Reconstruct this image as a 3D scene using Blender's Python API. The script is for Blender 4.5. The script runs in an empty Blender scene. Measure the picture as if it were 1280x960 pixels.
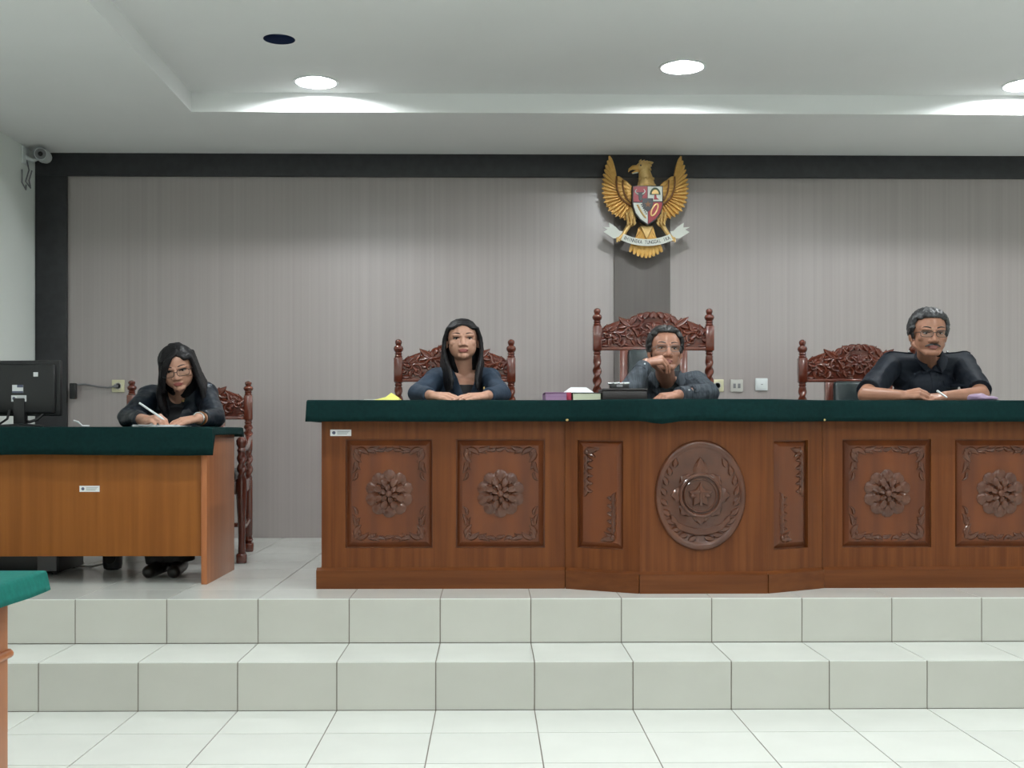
import bpy, bmesh, math, random
from mathutils import Vector, Matrix, noise
from mathutils.bvhtree import BVHTree

C = bpy.context.scene
COL = C.collection
PI = math.pi
random.seed(7)

# ------------------------------------------------------------------ camera
CAM_H = 1.127
FPX = 1450.0
YAW = math.radians(0.8)
CX, CY = 632.25, 540.0
cam_d = bpy.data.cameras.new('camera')
cam = bpy.data.objects.new('camera', cam_d)
COL.objects.link(cam)
cam.location = (0, 0, CAM_H)
cam.rotation_euler = (PI / 2, 0, -YAW)
cam_d.sensor_width = 36.0
cam_d.lens = FPX / 1280.0 * 36.0
cam_d.shift_x = (640 - CX) / 1280.0
cam_d.shift_y = (CY - 480) / 1280.0
cam_d.clip_start = 0.05
C.camera = cam

# ------------------------------------------------------------------ world + exposure
w = bpy.data.worlds.new('world')
C.world = w
w.use_nodes = True
w.node_tree.nodes['Background'].inputs[0].default_value = (0.8, 0.9, 1.0, 1)
w.node_tree.nodes['Background'].inputs[1].default_value = 0.05
C.view_settings.view_transform = 'Standard'
C.view_settings.look = 'None'
C.view_settings.exposure = 0.17
C.view_settings.gamma = 1.0
C.view_settings.use_curve_mapping = False
LAMP_STRENGTH = 1250.0   # the bulb; the frosted ring round it glows far less
LAMP_COLOR = (0.945, 0.985, 1.0)


def pt(px, py, Y):
    """world point at depth plane Y seen at photo pixel (px, py)"""
    u = (px - CX) / FPX
    v = (CY - py) / FPX
    dx = math.cos(YAW) * u + math.sin(YAW)
    dy = -math.sin(YAW) * u + math.cos(YAW)
    s = Y / dy
    return Vector((dx * s, Y, CAM_H + v * s))


# ------------------------------------------------------------------ materials
def lin(*rgb):
    return tuple(((c / 255) / 12.92 if c / 255 <= 0.04045 else ((c / 255 + 0.055) / 1.055) ** 2.4) for c in rgb)


def mat(name, col, rough=0.5, metal=0.0, col2=None, scale=(8, 8, 8), detail=3.0, bump=0.0, bump_dist=0.002,
        coat=0.0, sheen=0.0, emit=None, spec=0.5, rand=0.0, contrast=(0.35, 0.65), bscale=None):
    m = bpy.data.materials.new(name)
    m.use_nodes = True
    nt = m.node_tree
    b = nt.nodes['Principled BSDF']
    b.inputs['Roughness'].default_value = rough
    b.inputs['Metallic'].default_value = metal
    b.inputs['Specular IOR Level'].default_value = spec
    b.inputs['Coat Weight'].default_value = coat
    b.inputs['Coat Roughness'].default_value = 0.07
    b.inputs['Sheen Weight'].default_value = sheen
    b.inputs['Base Color'].default_value = (*col, 1)
    if sheen:
        b.inputs['Sheen Roughness'].default_value = 0.4
        b.inputs['Sheen Tint'].default_value = (*[min(1, c * 6 + .1) for c in col], 1)
    tc = nt.nodes.new('ShaderNodeTexCoord')
    mp = nt.nodes.new('ShaderNodeMapping')
    mp.inputs['Scale'].default_value = scale
    nt.links.new(tc.outputs['Object'], mp.inputs['Vector'])
    n = nt.nodes.new('ShaderNodeTexNoise')
    n.inputs['Scale'].default_value = 1.0
    n.inputs['Detail'].default_value = detail
    nt.links.new(mp.outputs[0], n.inputs['Vector'])
    out = None
    if col2 is not None:
        r = nt.nodes.new('ShaderNodeValToRGB')
        r.color_ramp.elements[0].position = contrast[0]
        r.color_ramp.elements[1].position = contrast[1]
        r.color_ramp.elements[0].color = (*col, 1)
        r.color_ramp.elements[1].color = (*col2, 1)
        nt.links.new(n.outputs['Fac'], r.inputs['Fac'])
        out = r.outputs['Color']
    if rand:
        oi = nt.nodes.new('ShaderNodeObjectInfo')
        mr = nt.nodes.new('ShaderNodeMapRange')
        mr.inputs['To Min'].default_value = 1 - rand
        mr.inputs['To Max'].default_value = 1.0
        nt.links.new(oi.outputs['Random'], mr.inputs['Value'])
        mx = nt.nodes.new('ShaderNodeMix')
        mx.data_type = 'RGBA'
        mx.blend_type = 'MULTIPLY'
        mx.inputs[0].default_value = 1.0
        if out:
            nt.links.new(out, mx.inputs[6])
        else:
            mx.inputs[6].default_value = (*col, 1)
        nt.links.new(mr.outputs[0], mx.inputs[7])
        out = mx.outputs[2]
    if out:
        nt.links.new(out, b.inputs['Base Color'])
    if bump:
        bp = nt.nodes.new('ShaderNodeBump')
        bp.inputs['Strength'].default_value = bump
        bp.inputs['Distance'].default_value = bump_dist
        src = n
        if bscale:
            mp2 = nt.nodes.new('ShaderNodeMapping')
            mp2.inputs['Scale'].default_value = bscale
            nt.links.new(tc.outputs['Object'], mp2.inputs['Vector'])
            src = nt.nodes.new('ShaderNodeTexNoise')
            src.inputs['Scale'].default_value = 1.0
            src.inputs['Detail'].default_value = detail
            nt.links.new(mp2.outputs[0], src.inputs['Vector'])
        nt.links.new(src.outputs['Fac'], bp.inputs['Height'])
        nt.links.new(bp.outputs[0], b.inputs['Normal'])
    if emit:
        b.inputs['Emission Color'].default_value = (*emit[0], 1)
        b.inputs['Emission Strength'].default_value = emit[1]
    return m


M = {}
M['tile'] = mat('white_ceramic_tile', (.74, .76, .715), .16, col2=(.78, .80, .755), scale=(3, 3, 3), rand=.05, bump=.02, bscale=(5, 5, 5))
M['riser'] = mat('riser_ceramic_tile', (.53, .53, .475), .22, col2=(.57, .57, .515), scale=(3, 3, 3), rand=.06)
M['grout'] = mat('grout', (.22, .19, .16), .9)
M['paper'] = mat('wallpaper', (.335, .290, .277), .33, col2=(.395, .350, .337), scale=(45, 1, .2), detail=4, bump=.10, bump_dist=.001,
                 contrast=(.25, .75), bscale=(200, 1, 1.5), spec=.8, coat=1.0)
M['paper'].node_tree.nodes['Principled BSDF'].inputs['Coat Roughness'].default_value = .33
M['band'] = mat('dark_band', (.022, .022, .025), .5, col2=(.030, .030, .034), scale=(20, 20, 20))
M['pilaster'] = mat('grey_pilaster', (.125, .110, .102), .55, col2=(.14, .125, .115), scale=(30, 30, 1))
M['plaster'] = mat('white_plaster', (.80, .84, .80), .8, col2=(.82, .86, .82), scale=(2, 2, 2))
M['ceil'] = mat('ceiling_paint', (.87, .88, .87), .85, col2=(.89, .90, .89), scale=(1.5, 1.5, 1.5))
M['bench'] = mat('bench_wood', (.108, .030, .0072), .42, col2=(.160, .049, .012), scale=(38, 38, 1.3), detail=6, bump=.05, coat=.06, spec=.2, bump_dist=.001)
M['bench_h'] = mat('bench_wood_plinth', (.108, .032, .008), .42, col2=(.150, .047, .012), scale=(1.5, 20, 30), detail=5, bump=.05, coat=.06, spec=.2, bump_dist=.001)
M['carved'] = mat('carved_panel_wood', (.090, .026, .010), .32, col2=(.150, .042, .012), scale=(10, 10, 1.2), detail=4, coat=.15, spec=.3)
M['relief'] = mat('carved_relief_wood', (.075, .025, .013), .24, col2=(.105, .034, .015), scale=(9, 9, 9), detail=3, coat=.35, spec=.4)
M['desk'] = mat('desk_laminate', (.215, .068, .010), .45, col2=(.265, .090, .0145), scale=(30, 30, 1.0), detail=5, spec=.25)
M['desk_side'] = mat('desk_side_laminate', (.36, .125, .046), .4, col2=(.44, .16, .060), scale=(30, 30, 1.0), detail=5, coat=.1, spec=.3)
M['mahog'] = mat('mahogany', (.105, .021, .011), .20, col2=(.150, .034, .016), scale=(9, 9, 3), detail=4, coat=.7)
M['mahog_leg'] = mat('mahogany_dark', (.085, .020, .012), .24, col2=(.12, .028, .016), scale=(9, 9, 3), detail=4, coat=.6)
M['leather'] = mat('dark_green_leather', (.010, .020, .022), .30, bump=.15, scale=(90, 90, 90), col2=(.014, .026, .028))
M['cloth2'] = mat('bright_green_felt', (.005, .105, .086), .8, col2=(.006, .13, .105), scale=(60, 60, 60), sheen=.1, bump=.1, spec=.15)
M['cloth'] = mat('green_felt', (.0046, .0180, .0178), .85, col2=(.0056, .0235, .0230), scale=(60, 60, 60), sheen=.03, bump=.1, spec=.05)
M['skin'] = mat('skin', (.54, .29, .20), .40, col2=(.58, .315, .22), scale=(25, 25, 25), spec=.45)
M['skin_d'] = mat('skin_tan', (.36, .175, .11), .42, col2=(.40, .195, .125), scale=(25, 25, 25), spec=.45)
M['skin_m'] = mat('skin_medium', (.40, .19, .125), .38, col2=(.44, .215, .14), scale=(25, 25, 25), spec=.5)
M['lips'] = mat('lips', (.36, .10, .085), .4)
M['lips_d'] = mat('lips_tan', (.25, .09, .075), .45)
M['hair'] = mat('black_hair', (.006, .0055, .007), .48, col2=(.010, .009, .010), scale=(120, 120, 6), bump=.4, bump_dist=.002, spec=.22)
M['hair_g'] = mat('greying_hair', (.022, .022, .024), .45, col2=(.085, .088, .092), scale=(60, 60, 40), bump=.5, bump_dist=.003, contrast=(.45, .75))
M['hair_s'] = mat('short_dark_hair', (.012, .011, .011), .45, col2=(.03, .03, .03), scale=(80, 80, 50), bump=.5, bump_dist=.003, contrast=(.45, .75))
M['eye_w'] = mat('eye_white', (.42, .36, .32), .4)
M['iris'] = mat('dark_iris', (.010, .007, .006), .45, spec=.2)
M['navy'] = mat('navy_blazer', (.024, .040, .066), .65, col2=(.031, .049, .078), scale=(50, 50, 50), bump=.1, spec=.25)
M['blacktop'] = mat('black_top', (.008, .008, .010), .7, col2=(.011, .011, .013), scale=(40, 40, 40))
M['jacket_l'] = mat('dark_leather_jacket', (.006, .010, .016), .42, col2=(.011, .017, .027), scale=(14, 14, 14), bump=.15, bump_dist=.004, spec=.4)
M['shirt_g'] = mat('grey_blue_shirt', (.062, .076, .092), .7, col2=(.034, .043, .054), spec=.25, scale=(120, 5, 4), detail=1, contrast=(.45, .6))
M['shirt_i'] = mat('dark_inner_shirt', (.012, .020, .023), .7, col2=(.015, .025, .028), scale=(30, 30, 30))
M['uniform'] = mat('black_uniform_shirt', (.006, .0095, .016), .65, col2=(.009, .013, .021), scale=(30, 30, 30), spec=.2)
M['trousers'] = mat('black_trousers', (.010, .010, .011), .7, col2=(.014, .014, .014), scale=(30, 30, 30))
M['shoe'] = mat('black_shoe', (.012, .011, .010), .35)
M['gold'] = mat('gold_paint', (.72, .40, .10), .36, metal=.2, col2=(.80, .48, .14), scale=(40, 40, 40), bump=.1)
M['gold_l'] = mat('light_gold_paint', (.66, .42, .14), .33, metal=.25, col2=(.76, .52, .22), scale=(40, 40, 40))
M['brown'] = mat('brown_groove', (.20, .075, .016), .5)
M['red'] = mat('emblem_red', (.36, .012, .025), .4)
M['ewhite'] = mat('emblem_white', (.70, .72, .66), .5)
M['eblack'] = mat('emblem_black', (.008, .009, .014), .4)
M['egreen'] = mat('emblem_green', (.03, .06, .02), .5)
M['black_pl'] = mat('black_plastic', (.012, .012, .013), .38)
M['grey_pl'] = mat('grey_plastic', (.20, .20, .21), .45)
M['white_pl'] = mat('white_plastic', (.72, .76, .76), .35)
M['cream_pl'] = mat('cream_plastic', (.66, .63, .42), .4)
M['lgrey_pl'] = mat('light_grey_plastic', (.55, .54, .50), .4)
M['sheet'] = mat('white_paper', (.80, .82, .83), .7)
M['yellow'] = mat('yellow_paper', (.72, .70, .16), .7)
M['purple'] = mat('purple_book_cover', (.25, .10, .24), .45)
M['mauve'] = mat('mauve_page_edges', (.30, .17, .30), .6, col2=(.36, .22, .36), scale=(1, 1, 300))
M['crimson'] = mat('crimson_spine', (.38, .02, .06), .45)
M['page'] = mat('cream_page_edges', (.55, .58, .42), .7, col2=(.63, .66, .50), scale=(1, 1, 400))
M['bookd'] = mat('dark_book_cover', (.05, .04, .045), .5)
M['box_d'] = mat('dark_brown_case', (.018, .013, .013), .42)
M['chrome'] = mat('chrome', (.75, .76, .78), .18, metal=1)
M['brass'] = mat('brass', (.65, .45, .18), .3, metal=1)
M['blue_d'] = mat('dark_blue_can', (.010, .022, .075), .6)
M['label'] = mat('white_sticker', (.72, .74, .74), .6)
M['label_p'] = mat('sticker_print', (.09, .10, .16), .6)
M['label_g'] = mat('sticker_grey_print', (.38, .40, .42), .6)
M['mauve_pl'] = mat('mauve_plastic', (.34, .24, .36), .35)
M['lamp'] = mat('lamp_bulb', (.9, .9, .9), .5, emit=(LAMP_COLOR, LAMP_STRENGTH))
M['frost'] = mat('lamp_frosted_glow', (.9, .9, .9), .5, emit=(LAMP_COLOR, 14.0))
M['text'] = mat('black_lettering', (.01, .01, .012), .6)
gl = bpy.data.materials.new('spectacle_glass')
gl.use_nodes = True
_nt = gl.node_tree
_nt.nodes.remove(_nt.nodes['Principled BSDF'])
_tr = _nt.nodes.new('ShaderNodeBsdfTransparent')
_gg = _nt.nodes.new('ShaderNodeBsdfGlossy')
_gg.inputs['Roughness'].default_value = .04
_mx = _nt.nodes.new('ShaderNodeMixShader')
_mx.inputs[0].default_value = .035
_tr.inputs[0].default_value = (.88, .9, .9, 1)
_nt.links.new(_tr.outputs[0], _mx.inputs[1])
_nt.links.new(_gg.outputs[0], _mx.inputs[2])
_nt.links.new(_mx.outputs[0], _nt.nodes['Material Output'].inputs['Surface'])
M['glass'] = gl


# ------------------------------------------------------------------ mesh builder
def wloc(o):
    v = Vector((0, 0, 0))
    while o is not None:
        v += o.location
        o = o.parent
    return v


def finish(name, me, m, parent, sharp=40):
    for mm in (m if isinstance(m, (list, tuple)) else [m]):
        me.materials.append(mm)
    me.polygons.foreach_set('use_smooth', [True] * len(me.polygons))
    if sharp < 180:
        me.set_sharp_from_angle(angle=math.radians(sharp))
    o = bpy.data.objects.new(name, me)
    COL.objects.link(o)
    if parent is not None:
        o.parent = parent
    return o


class MB:
    def __init__(s):
        s.v, s.f, s.m = [], [], []

    def add(s, vs, fs, mi=0):
        n = len(s.v)
        s.v += [Vector(v) for v in vs]
        s.f += [tuple(i + n for i in f) for f in fs]
        s.m += [mi] * len(fs)
        return s

    def box(s, x0, x1, y0, y1, z0, z1, bev=0.0, mi=0):
        if bev <= 0:
            vs = [(x0, y0, z0), (x1, y0, z0), (x1, y1, z0), (x0, y1, z0), (x0, y0, z1), (x1, y0, z1), (x1, y1, z1), (x0, y1, z1)]
            return s.add(vs, [(0, 3, 2, 1), (4, 5, 6, 7), (0, 1, 5, 4), (1, 2, 6, 5), (2, 3, 7, 6), (3, 0, 4, 7)], mi)
        bm = bmesh.new()
        bmesh.ops.create_cube(bm, size=1.0)
        for v in bm.verts:
            v.co = ((x0 + x1) / 2 + v.co.x * (x1 - x0), (y0 + y1) / 2 + v.co.y * (y1 - y0), (z0 + z1) / 2 + v.co.z * (z1 - z0))
        bmesh.ops.bevel(bm, geom=bm.edges[:], offset=bev, segments=2, affect='EDGES', profile=.5)
        bm.verts.index_update()
        s.add([v.co.copy() for v in bm.verts], [[v.index for v in f.verts] for f in bm.faces], mi)
        bm.free()
        return s

    def xform(s, mtx, start=0):
        for i in range(start, len(s.v)):
            s.v[i] = mtx @ s.v[i]
        return s

    def ell(s, c, r, seg=16, rings=10, rot=None, mi=0):
        c = Vector(c)
        if not hasattr(r, '__len__'):
            r = (r, r, r)
        vs, fs = [], []
        for i in range(rings + 1):
            th = PI * i / rings
            for j in range(seg):
                ph = 2 * PI * j / seg
                p = Vector((r[0] * math.sin(th) * math.cos(ph), r[1] * math.sin(th) * math.sin(ph), r[2] * math.cos(th)))
                if rot is not None:
                    p = rot @ p
                vs.append(c + p)
        for i in range(rings):
            for j in range(seg):
                a, b = i * seg + j, i * seg + (j + 1) % seg
                fs.append((a, a + seg, b + seg, b))
        return s.add(vs, fs, mi)

    def cone(s, p0, p1, r0, r1=None, seg=14, caps=True, mi=0):
        p0, p1 = Vector(p0), Vector(p1)
        r1 = r0 if r1 is None else r1
        d = (p1 - p0)
        if d.length < 1e-7:
            return s
        d.normalize()
        a = d.orthogonal().normalized()
        b = d.cross(a)
        vs = []
        for p, r in ((p0, r0), (p1, r1)):
            for j in range(seg):
                t = 2 * PI * j / seg
                vs.append(p + (a * math.cos(t) + b * math.sin(t)) * r)
        fs = [(j, (j + 1) % seg, seg + (j + 1) % seg, seg + j) for j in range(seg)]
        if caps:
            fs += [tuple(range(seg))[::-1], tuple(range(seg, 2 * seg))]
        return s.add(vs, fs, mi)

    def rc(s, p0, p1, r0, r1=None, seg=14):
        """round cone: two balls and the cone between"""
        r1 = r0 if r1 is None else r1
        s.ell(p0, r0, seg, 8)
        s.ell(p1, r1, seg, 8)
        return s.cone(p0, p1, r0, r1, seg)

    def chain(s, pts, rad, seg=12):
        for i in range(len(pts) - 1):
            s.rc(pts[i], pts[i + 1], rad[i], rad[i + 1], seg)
        return s

    def tube(s, pts, rad, seg=8, closed=False, mi=0, sx=1.0):
        pts = [Vector(p) for p in pts]
        n = len(pts)
        vs, fs = [], []
        prev = None
        for i, p in enumerate(pts):
            if closed:
                d = pts[(i + 1) % n] - pts[i - 1]
            else:
                d = pts[min(i + 1, n - 1)] - pts[max(i - 1, 0)]
            d.normalize()
            a = d.orthogonal().normalized() if prev is None else (prev - d * prev.dot(d)).normalized()
            prev = a
            b = d.cross(a)
            r = rad[i] if hasattr(rad, '__len__') else rad
            for j in range(seg):
                t = 2 * PI * j / seg
                vs.append(p + (a * math.cos(t) * sx + b * math.sin(t)) * r)
        for i in range(n if closed else n - 1):
            for j in range(seg):
                k = (i + 1) % n
                fs.append((i * seg + j, i * seg + (j + 1) % seg, k * seg + (j + 1) % seg, k * seg + j))
        if not closed:
            fs += [tuple(range(seg))[::-1], tuple(range((n - 1) * seg, n * seg))]
        return s.add(vs, fs, mi)

    def lathe(s, prof, c=(0, 0, 0), seg=20, mi=0):
        """prof: list of (r, z); closed at both ends"""
        c = Vector(c)
        vs, fs = [], []
        for r, z in prof:
            for j in range(seg):
                t = 2 * PI * j / seg
                vs.append(c + Vector((r * math.cos(t), r * math.sin(t), z)))
        for i in range(len(prof) - 1):
            for j in range(seg):
                a, b = i * seg + j, i * seg + (j + 1) % seg
                fs.append((a, b, b + seg, a + seg))
        fs += [tuple(range(seg))[::-1], tuple(range((len(prof) - 1) * seg, len(prof) * seg))]
        return s.add(vs, fs, mi)

    def twist(s, cx, cy, z0, z1, r, turns, lobes=2, amp=.24, seg=16, mi=0):
        n = max(6, int((z1 - z0) / .008))
        vs, fs = [], []
        for i in range(n + 1):
            z = z0 + (z1 - z0) * i / n
            ends = min(1, 6 * min(i, n - i) / n)
            for j in range(seg):
                t = 2 * PI * j / seg
                rr = r * (1 + amp * ends * math.cos(lobes * t - turns * 2 * PI * i / n * lobes))
                vs.append((cx + rr * math.cos(t), cy + rr * math.sin(t), z))
        for i in range(n):
            for j in range(seg):
                a, b = i * seg + j, i * seg + (j + 1) % seg
                fs.append((a, b, b + seg, a + seg))
        fs += [tuple(range(seg))[::-1], tuple(range(n * seg, (n + 1) * seg))]
        return s.add(vs, fs, mi)

    def prism(s, out, y0, y1, mi=0, inset=0.0):
        """outline in (x, z), front face at y0 (towards -Y), back at y1; inset shrinks the front face for a chamfer"""
        n = len(out)
        cx = sum(p[0] for p in out) / n
        cz = sum(p[1] for p in out) / n
        fr = []
        for i in range(n):
            a, p, b = Vector(out[i - 1]), Vector(out[i]), Vector(out[(i + 1) % n])
            if inset:
                e1, e2 = (p - a), (b - p)
                nn = Vector((-(e1.y + e2.y), e1.x + e2.x))
                if nn.length > 1e-9:
                    nn.normalize()
                area = sum(out[k - 1][0] * out[k][1] - out[k][0] * out[k - 1][1] for k in range(n))
                if area < 0:
                    nn = -nn
                p = p + nn * inset
            fr.append((p.x, y0, p.y))
        vs = fr + [(p[0], y0 + inset, p[1]) for p in out] + [(p[0], y1, p[1]) for p in out]
        fs = [tuple(range(n)), tuple(range(2 * n, 3 * n))[::-1]]
        for k in (0, 1):
            fs += [(k * n + i, (k + 1) * n + i, (k + 1) * n + (i + 1) % n, k * n + (i + 1) % n) for i in range(n)]
        return s.add(vs, fs, mi)

    def leaf(s, x, z, ang, L, W, y0, h, bend=0.0, n=7, thick=.006, mi=0, tip=.0, base=.25, blunt=False):
        """a carved leaf in the XZ plane: spine from (x, z) along ang, ridge raised by h towards -Y"""
        vs, fs = [], []
        px, pz, a = x, z, ang
        for i in range(n + 1):
            t = i / n
            wd = W * (math.sin(PI * (t ** .75 * .92 + .04))) * (1 - .15 * t) + W * base * (1 - t)
            if blunt:
                wd = W * math.sqrt(max(.02, 1 - ((t - .52) / .53) ** 2)) * (.75 + .35 * t)
            if i == n:
                wd = W * (.35 if blunt else .05)
            nx, nz = -math.sin(a), math.cos(a)
            for k, (q, e) in enumerate(((-1, .15), (-.55, .75), (0, .55), (.55, .75), (1, .15))):
                yy = y0 - h * e * (.35 + .65 * math.sin(PI * min(1, t * .8 + .2))) - tip * t * t
                vs.append((px + nx * q * wd, yy, pz + nz * q * wd))
            vs.append((px + nx * wd, y0 + thick, pz + nz * wd))
            vs.append((px - nx * wd, y0 + thick, pz - nz * wd))
            px += math.cos(a) * L / n
            pz += math.sin(a) * L / n
            a += bend / n
        for i in range(n):
            for k in range(7):
                p, q = i * 7 + k, i * 7 + (k + 1) % 7
                fs.append((p, q, q + 7, p + 7))
        fs += [tuple(range(7))[::-1], tuple(range(n * 7, n * 7 + 7))]
        return s.add(vs, fs, mi)

    def build(s, name, m, parent=None, sharp=40):
        off = wloc(parent)
        me = bpy.data.meshes.new(name)
        me.from_pydata([v - off for v in s.v], [], s.f)
        if any(s.m):
            me.polygons.foreach_set('material_index', s.m)
        bm = bmesh.new()
        bm.from_mesh(me)
        bmesh.ops.recalc_face_normals(bm, faces=bm.faces[:])
        bm.to_mesh(me)
        bm.free()
        me.update()
        return finish(name, me, m, parent, sharp)

    def fused(s, voxel, smooth=3, factor=.5, disp=None, cut=None):
        """one continuous surface grown around all pieces; returns a fresh mesh in world space"""
        me = bpy.data.meshes.new('pieces')
        me.from_pydata(s.v, [], s.f)
        bm = bmesh.new()
        bm.from_mesh(me)
        bmesh.ops.recalc_face_normals(bm, faces=bm.faces[:])
        bm.to_mesh(me)
        bm.free()
        o = bpy.data.objects.new('pieces', me)
        COL.objects.link(o)
        md = o.modifiers.new('fuse', 'REMESH')
        md.mode = 'VOXEL'
        md.voxel_size = voxel
        if smooth:
            sm = o.modifiers.new('soften', 'SMOOTH')
            sm.factor = factor
            sm.iterations = smooth
        dg = bpy.context.evaluated_depsgraph_get()
        r = bpy.data.meshes.new_from_object(o.evaluated_get(dg))
        bpy.data.objects.remove(o)
        bpy.data.meshes.remove(me)
        if disp:
            r.update()
            ns = [v.normal.copy() for v in r.vertices]
            for v, nn in zip(r.vertices, ns):
                v.co += nn * disp(v.co)
        if cut:
            bm = bmesh.new()
            bm.from_mesh(r)
            kill = [f for f in bm.faces if cut(f.calc_center_median())]
            bmesh.ops.delete(bm, geom=kill, context='FACES')
            for _ in range(14):          # even out the cut edge
                new = {}
                for v in bm.verts:
                    be = [e for e in v.link_edges if e.is_boundary]
                    if len(be) == 2:
                        new[v] = v.co * .5 + (be[0].other_vert(v).co + be[1].other_vert(v).co) * .25
                for v, c_ in new.items():
                    v.co = c_
            bm.to_mesh(r)
            bm.free()
        r.update()
        return r


def fused_obj(name, me, m, parent, matfn=None, thick=0):
    off = wloc(parent)
    if matfn:
        me.polygons.foreach_set('material_index', [matfn(p.center) for p in me.polygons])
    me.transform(Matrix.Translation(-off))
    o = finish(name, me, m, parent, 180)
    if thick:
        md = o.modifiers.new('cloth_thickness', 'SOLIDIFY')
        md.thickness = thick
        md.offset = -1
    return o


def bvh_of(me):
    return BVHTree.FromPolygons([v.co.copy() for v in me.vertices], [tuple(p.vertices) for p in me.polygons])


def thing(name, label, cat, loc=(0, 0, 0), rz=0.0, group=None):
    o = bpy.data.objects.new(name, None)
    COL.objects.link(o)
    o.location = loc
    o.rotation_euler = (0, 0, rz)
    o.empty_display_size = .05
    o['label'] = label
    o['category'] = cat
    if group:
        o['group'] = group
    return o


def tag(o, label, cat, group=None):
    o['label'] = label
    o['category'] = cat
    if group:
        o['group'] = group
    return o


def struct(o):
    o['kind'] = 'structure'
    return o


def copy_tree(o, parent=None, children=None):
    c = o.copy()
    COL.objects.link(c)
    c.parent = parent
    for ch in list(o.children):
        copy_tree(ch, c)
    return c


def recenter(o, loc):
    """move a single-mesh thing's origin to loc without moving the mesh"""
    loc = Vector(loc)
    o.data.transform(Matrix.Translation(-loc))
    o.location = loc
    return o


def text_mesh(mb, txt, size, place, depth=.002, mi=0):
    """letters of txt added to mb; place(i, n, w) gives a 4x4 matrix for letter i"""
    for i, ch in enumerate(txt):
        if ch == ' ':
            continue
        cu = bpy.data.curves.new('letter', 'FONT')
        cu.body = ch
        cu.size = size
        cu.extrude = depth
        cu.resolution_u = 3
        cu.align_x = 'CENTER'
        o = bpy.data.objects.new('letter', cu)
        COL.objects.link(o)
        dg = bpy.context.evaluated_depsgraph_get()
        me = bpy.data.meshes.new_from_object(o.evaluated_get(dg))
        mt = place(i, len(txt))
        mb.add([mt @ v.co for v in me.vertices], [tuple(p.vertices) for p in me.polygons], mi)
        bpy.data.objects.remove(o)
        bpy.data.curves.remove(cu)
        bpy.data.meshes.remove(me)


# ------------------------------------------------------------------ room
XL, XR = -3.13, 5.27
YB, YF = 8.06, -3.4
Z1, Z2 = .197, .393
YS1, YS2 = 4.70, 5.115
ZC, ZT = 3.05, 3.166
TX0, TX1, TY0, TY1 = -1.79, 3.95, -2.4, 6.99
J0 = -.218
TS = .4
cols = []
k = math.floor((XL - J0) / TS)
while J0 + k * TS < XR:
    a, b = max(XL, J0 + k * TS), min(XR, J0 + (k + 1) * TS)
    if b - a > .01:
        cols.append((a, b))
    k += 1

_tile_cache = {}


def tile(parent, a, b, y0, y1, z, m, vertical=False):
    """a tile of its own: horizontal (top at z) or vertical (front at y0, z..y1 as heights)"""
    g = .0022
    key = (round(b - a, 3), round(y1 - y0, 3), vertical, m.name)
    if key not in _tile_cache:
        W, L = b - a, y1 - y0
        q = MB()
        if vertical:
            q.box(g - W / 2, W / 2 - g, -.0, .012, g - L / 2, L / 2 - g)
        else:
            q.box(g - W / 2, W / 2 - g, g - L / 2, L / 2 - g, -.012, 0)
        me = bpy.data.meshes.new('tile')
        me.from_pydata(q.v, [], q.f)
        me.materials.append(m)
        _tile_cache[key] = me
    o = bpy.data.objects.new('tile', _tile_cache[key])
    COL.objects.link(o)
    o.parent = parent
    if vertical:
        o.location = Vector(((a + b) / 2, z, (y0 + y1) / 2))
    else:
        o.location = Vector(((a + b) / 2, (y0 + y1) / 2, z))
    return o


q = MB().box(XL - .1, XR + .1, YF - .1, YB + .1, -.1, -.003)
floor = struct(q.build('floor', M['grout']))
y1 = YS1
yj = 4.346
rows = []
while y1 > .3:
    rows.append((yj, y1))
    y1, yj = yj, yj - TS
for (r0, r1) in rows:
    for (a, b) in cols:
        tile(floor, a, b, r0, r1, 0, M['tile'])
q = MB()
while y1 > YF + .05:
    for (a, b) in cols:
        q.box(a + .002, b - .002, max(yj, YF) + .002, y1 - .002, -.012, 0)
    y1, yj = yj, yj - TS
o = q.build('rear_tiles', M['tile'], floor)
o['kind'] = 'stuff'

q = MB().box(XL, XR, YS1 + .003, YS2 + .1, -.05, Z1 - .003)
q.box(XL, XR, YS2 + .003, YB, -.05, Z2 - .003)
dais = struct(q.build('floor_platform', M['grout']))
for (a, b) in cols:
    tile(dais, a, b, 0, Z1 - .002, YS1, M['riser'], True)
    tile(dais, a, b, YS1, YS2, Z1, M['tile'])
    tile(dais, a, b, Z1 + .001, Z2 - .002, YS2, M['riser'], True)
yy = YS2
first = True
while yy < YB - .01:
    y2 = min(YB, yy + (.30 if first else TS))
    first = False
    for (a, b) in cols:
        tile(dais, a, b, yy, y2, Z2, M['tile'])
    yy = y2

struct(MB().box(XL - .15, XR + .15, YB, YB + .15, -.1, ZC + .3).build('wall_back', M['paper']))
struct(MB().box(XL - .15, XL, YF, YB, -.1, ZC + .3).build('wall_left', M['plaster']))
struct(MB().box(XR, XR + .15, YF, YB, -.1, ZC + .3).build('wall_right', M['plaster']))
struct(MB().box(XL - .15, XR + .15, YF - .15, YF, -.1, ZC + .3).build('wall_front', M['plaster']))
# dark bands framing the wallpaper
struct(MB().box(XL, XR, YB - .03, YB, 2.893, ZC, .003).build('trim_1', M['band']))
struct(MB().box(XL + .003, XL + .217, YB - .035, YB, Z2, 2.893, .003).build('trim_2', M['band']))
struct(MB().box(XR - .217, XR - .003, YB - .035, YB, Z2, 2.893, .003).build('trim_3', M['band']))
pL, pR = pt(768, 300, YB - .03).x, pt(838, 300, YB - .03).x
struct(MB().box(pL, pR, YB - .028, YB, Z2, 2.893, .003).build('trim_4', M['pilaster']))

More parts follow.
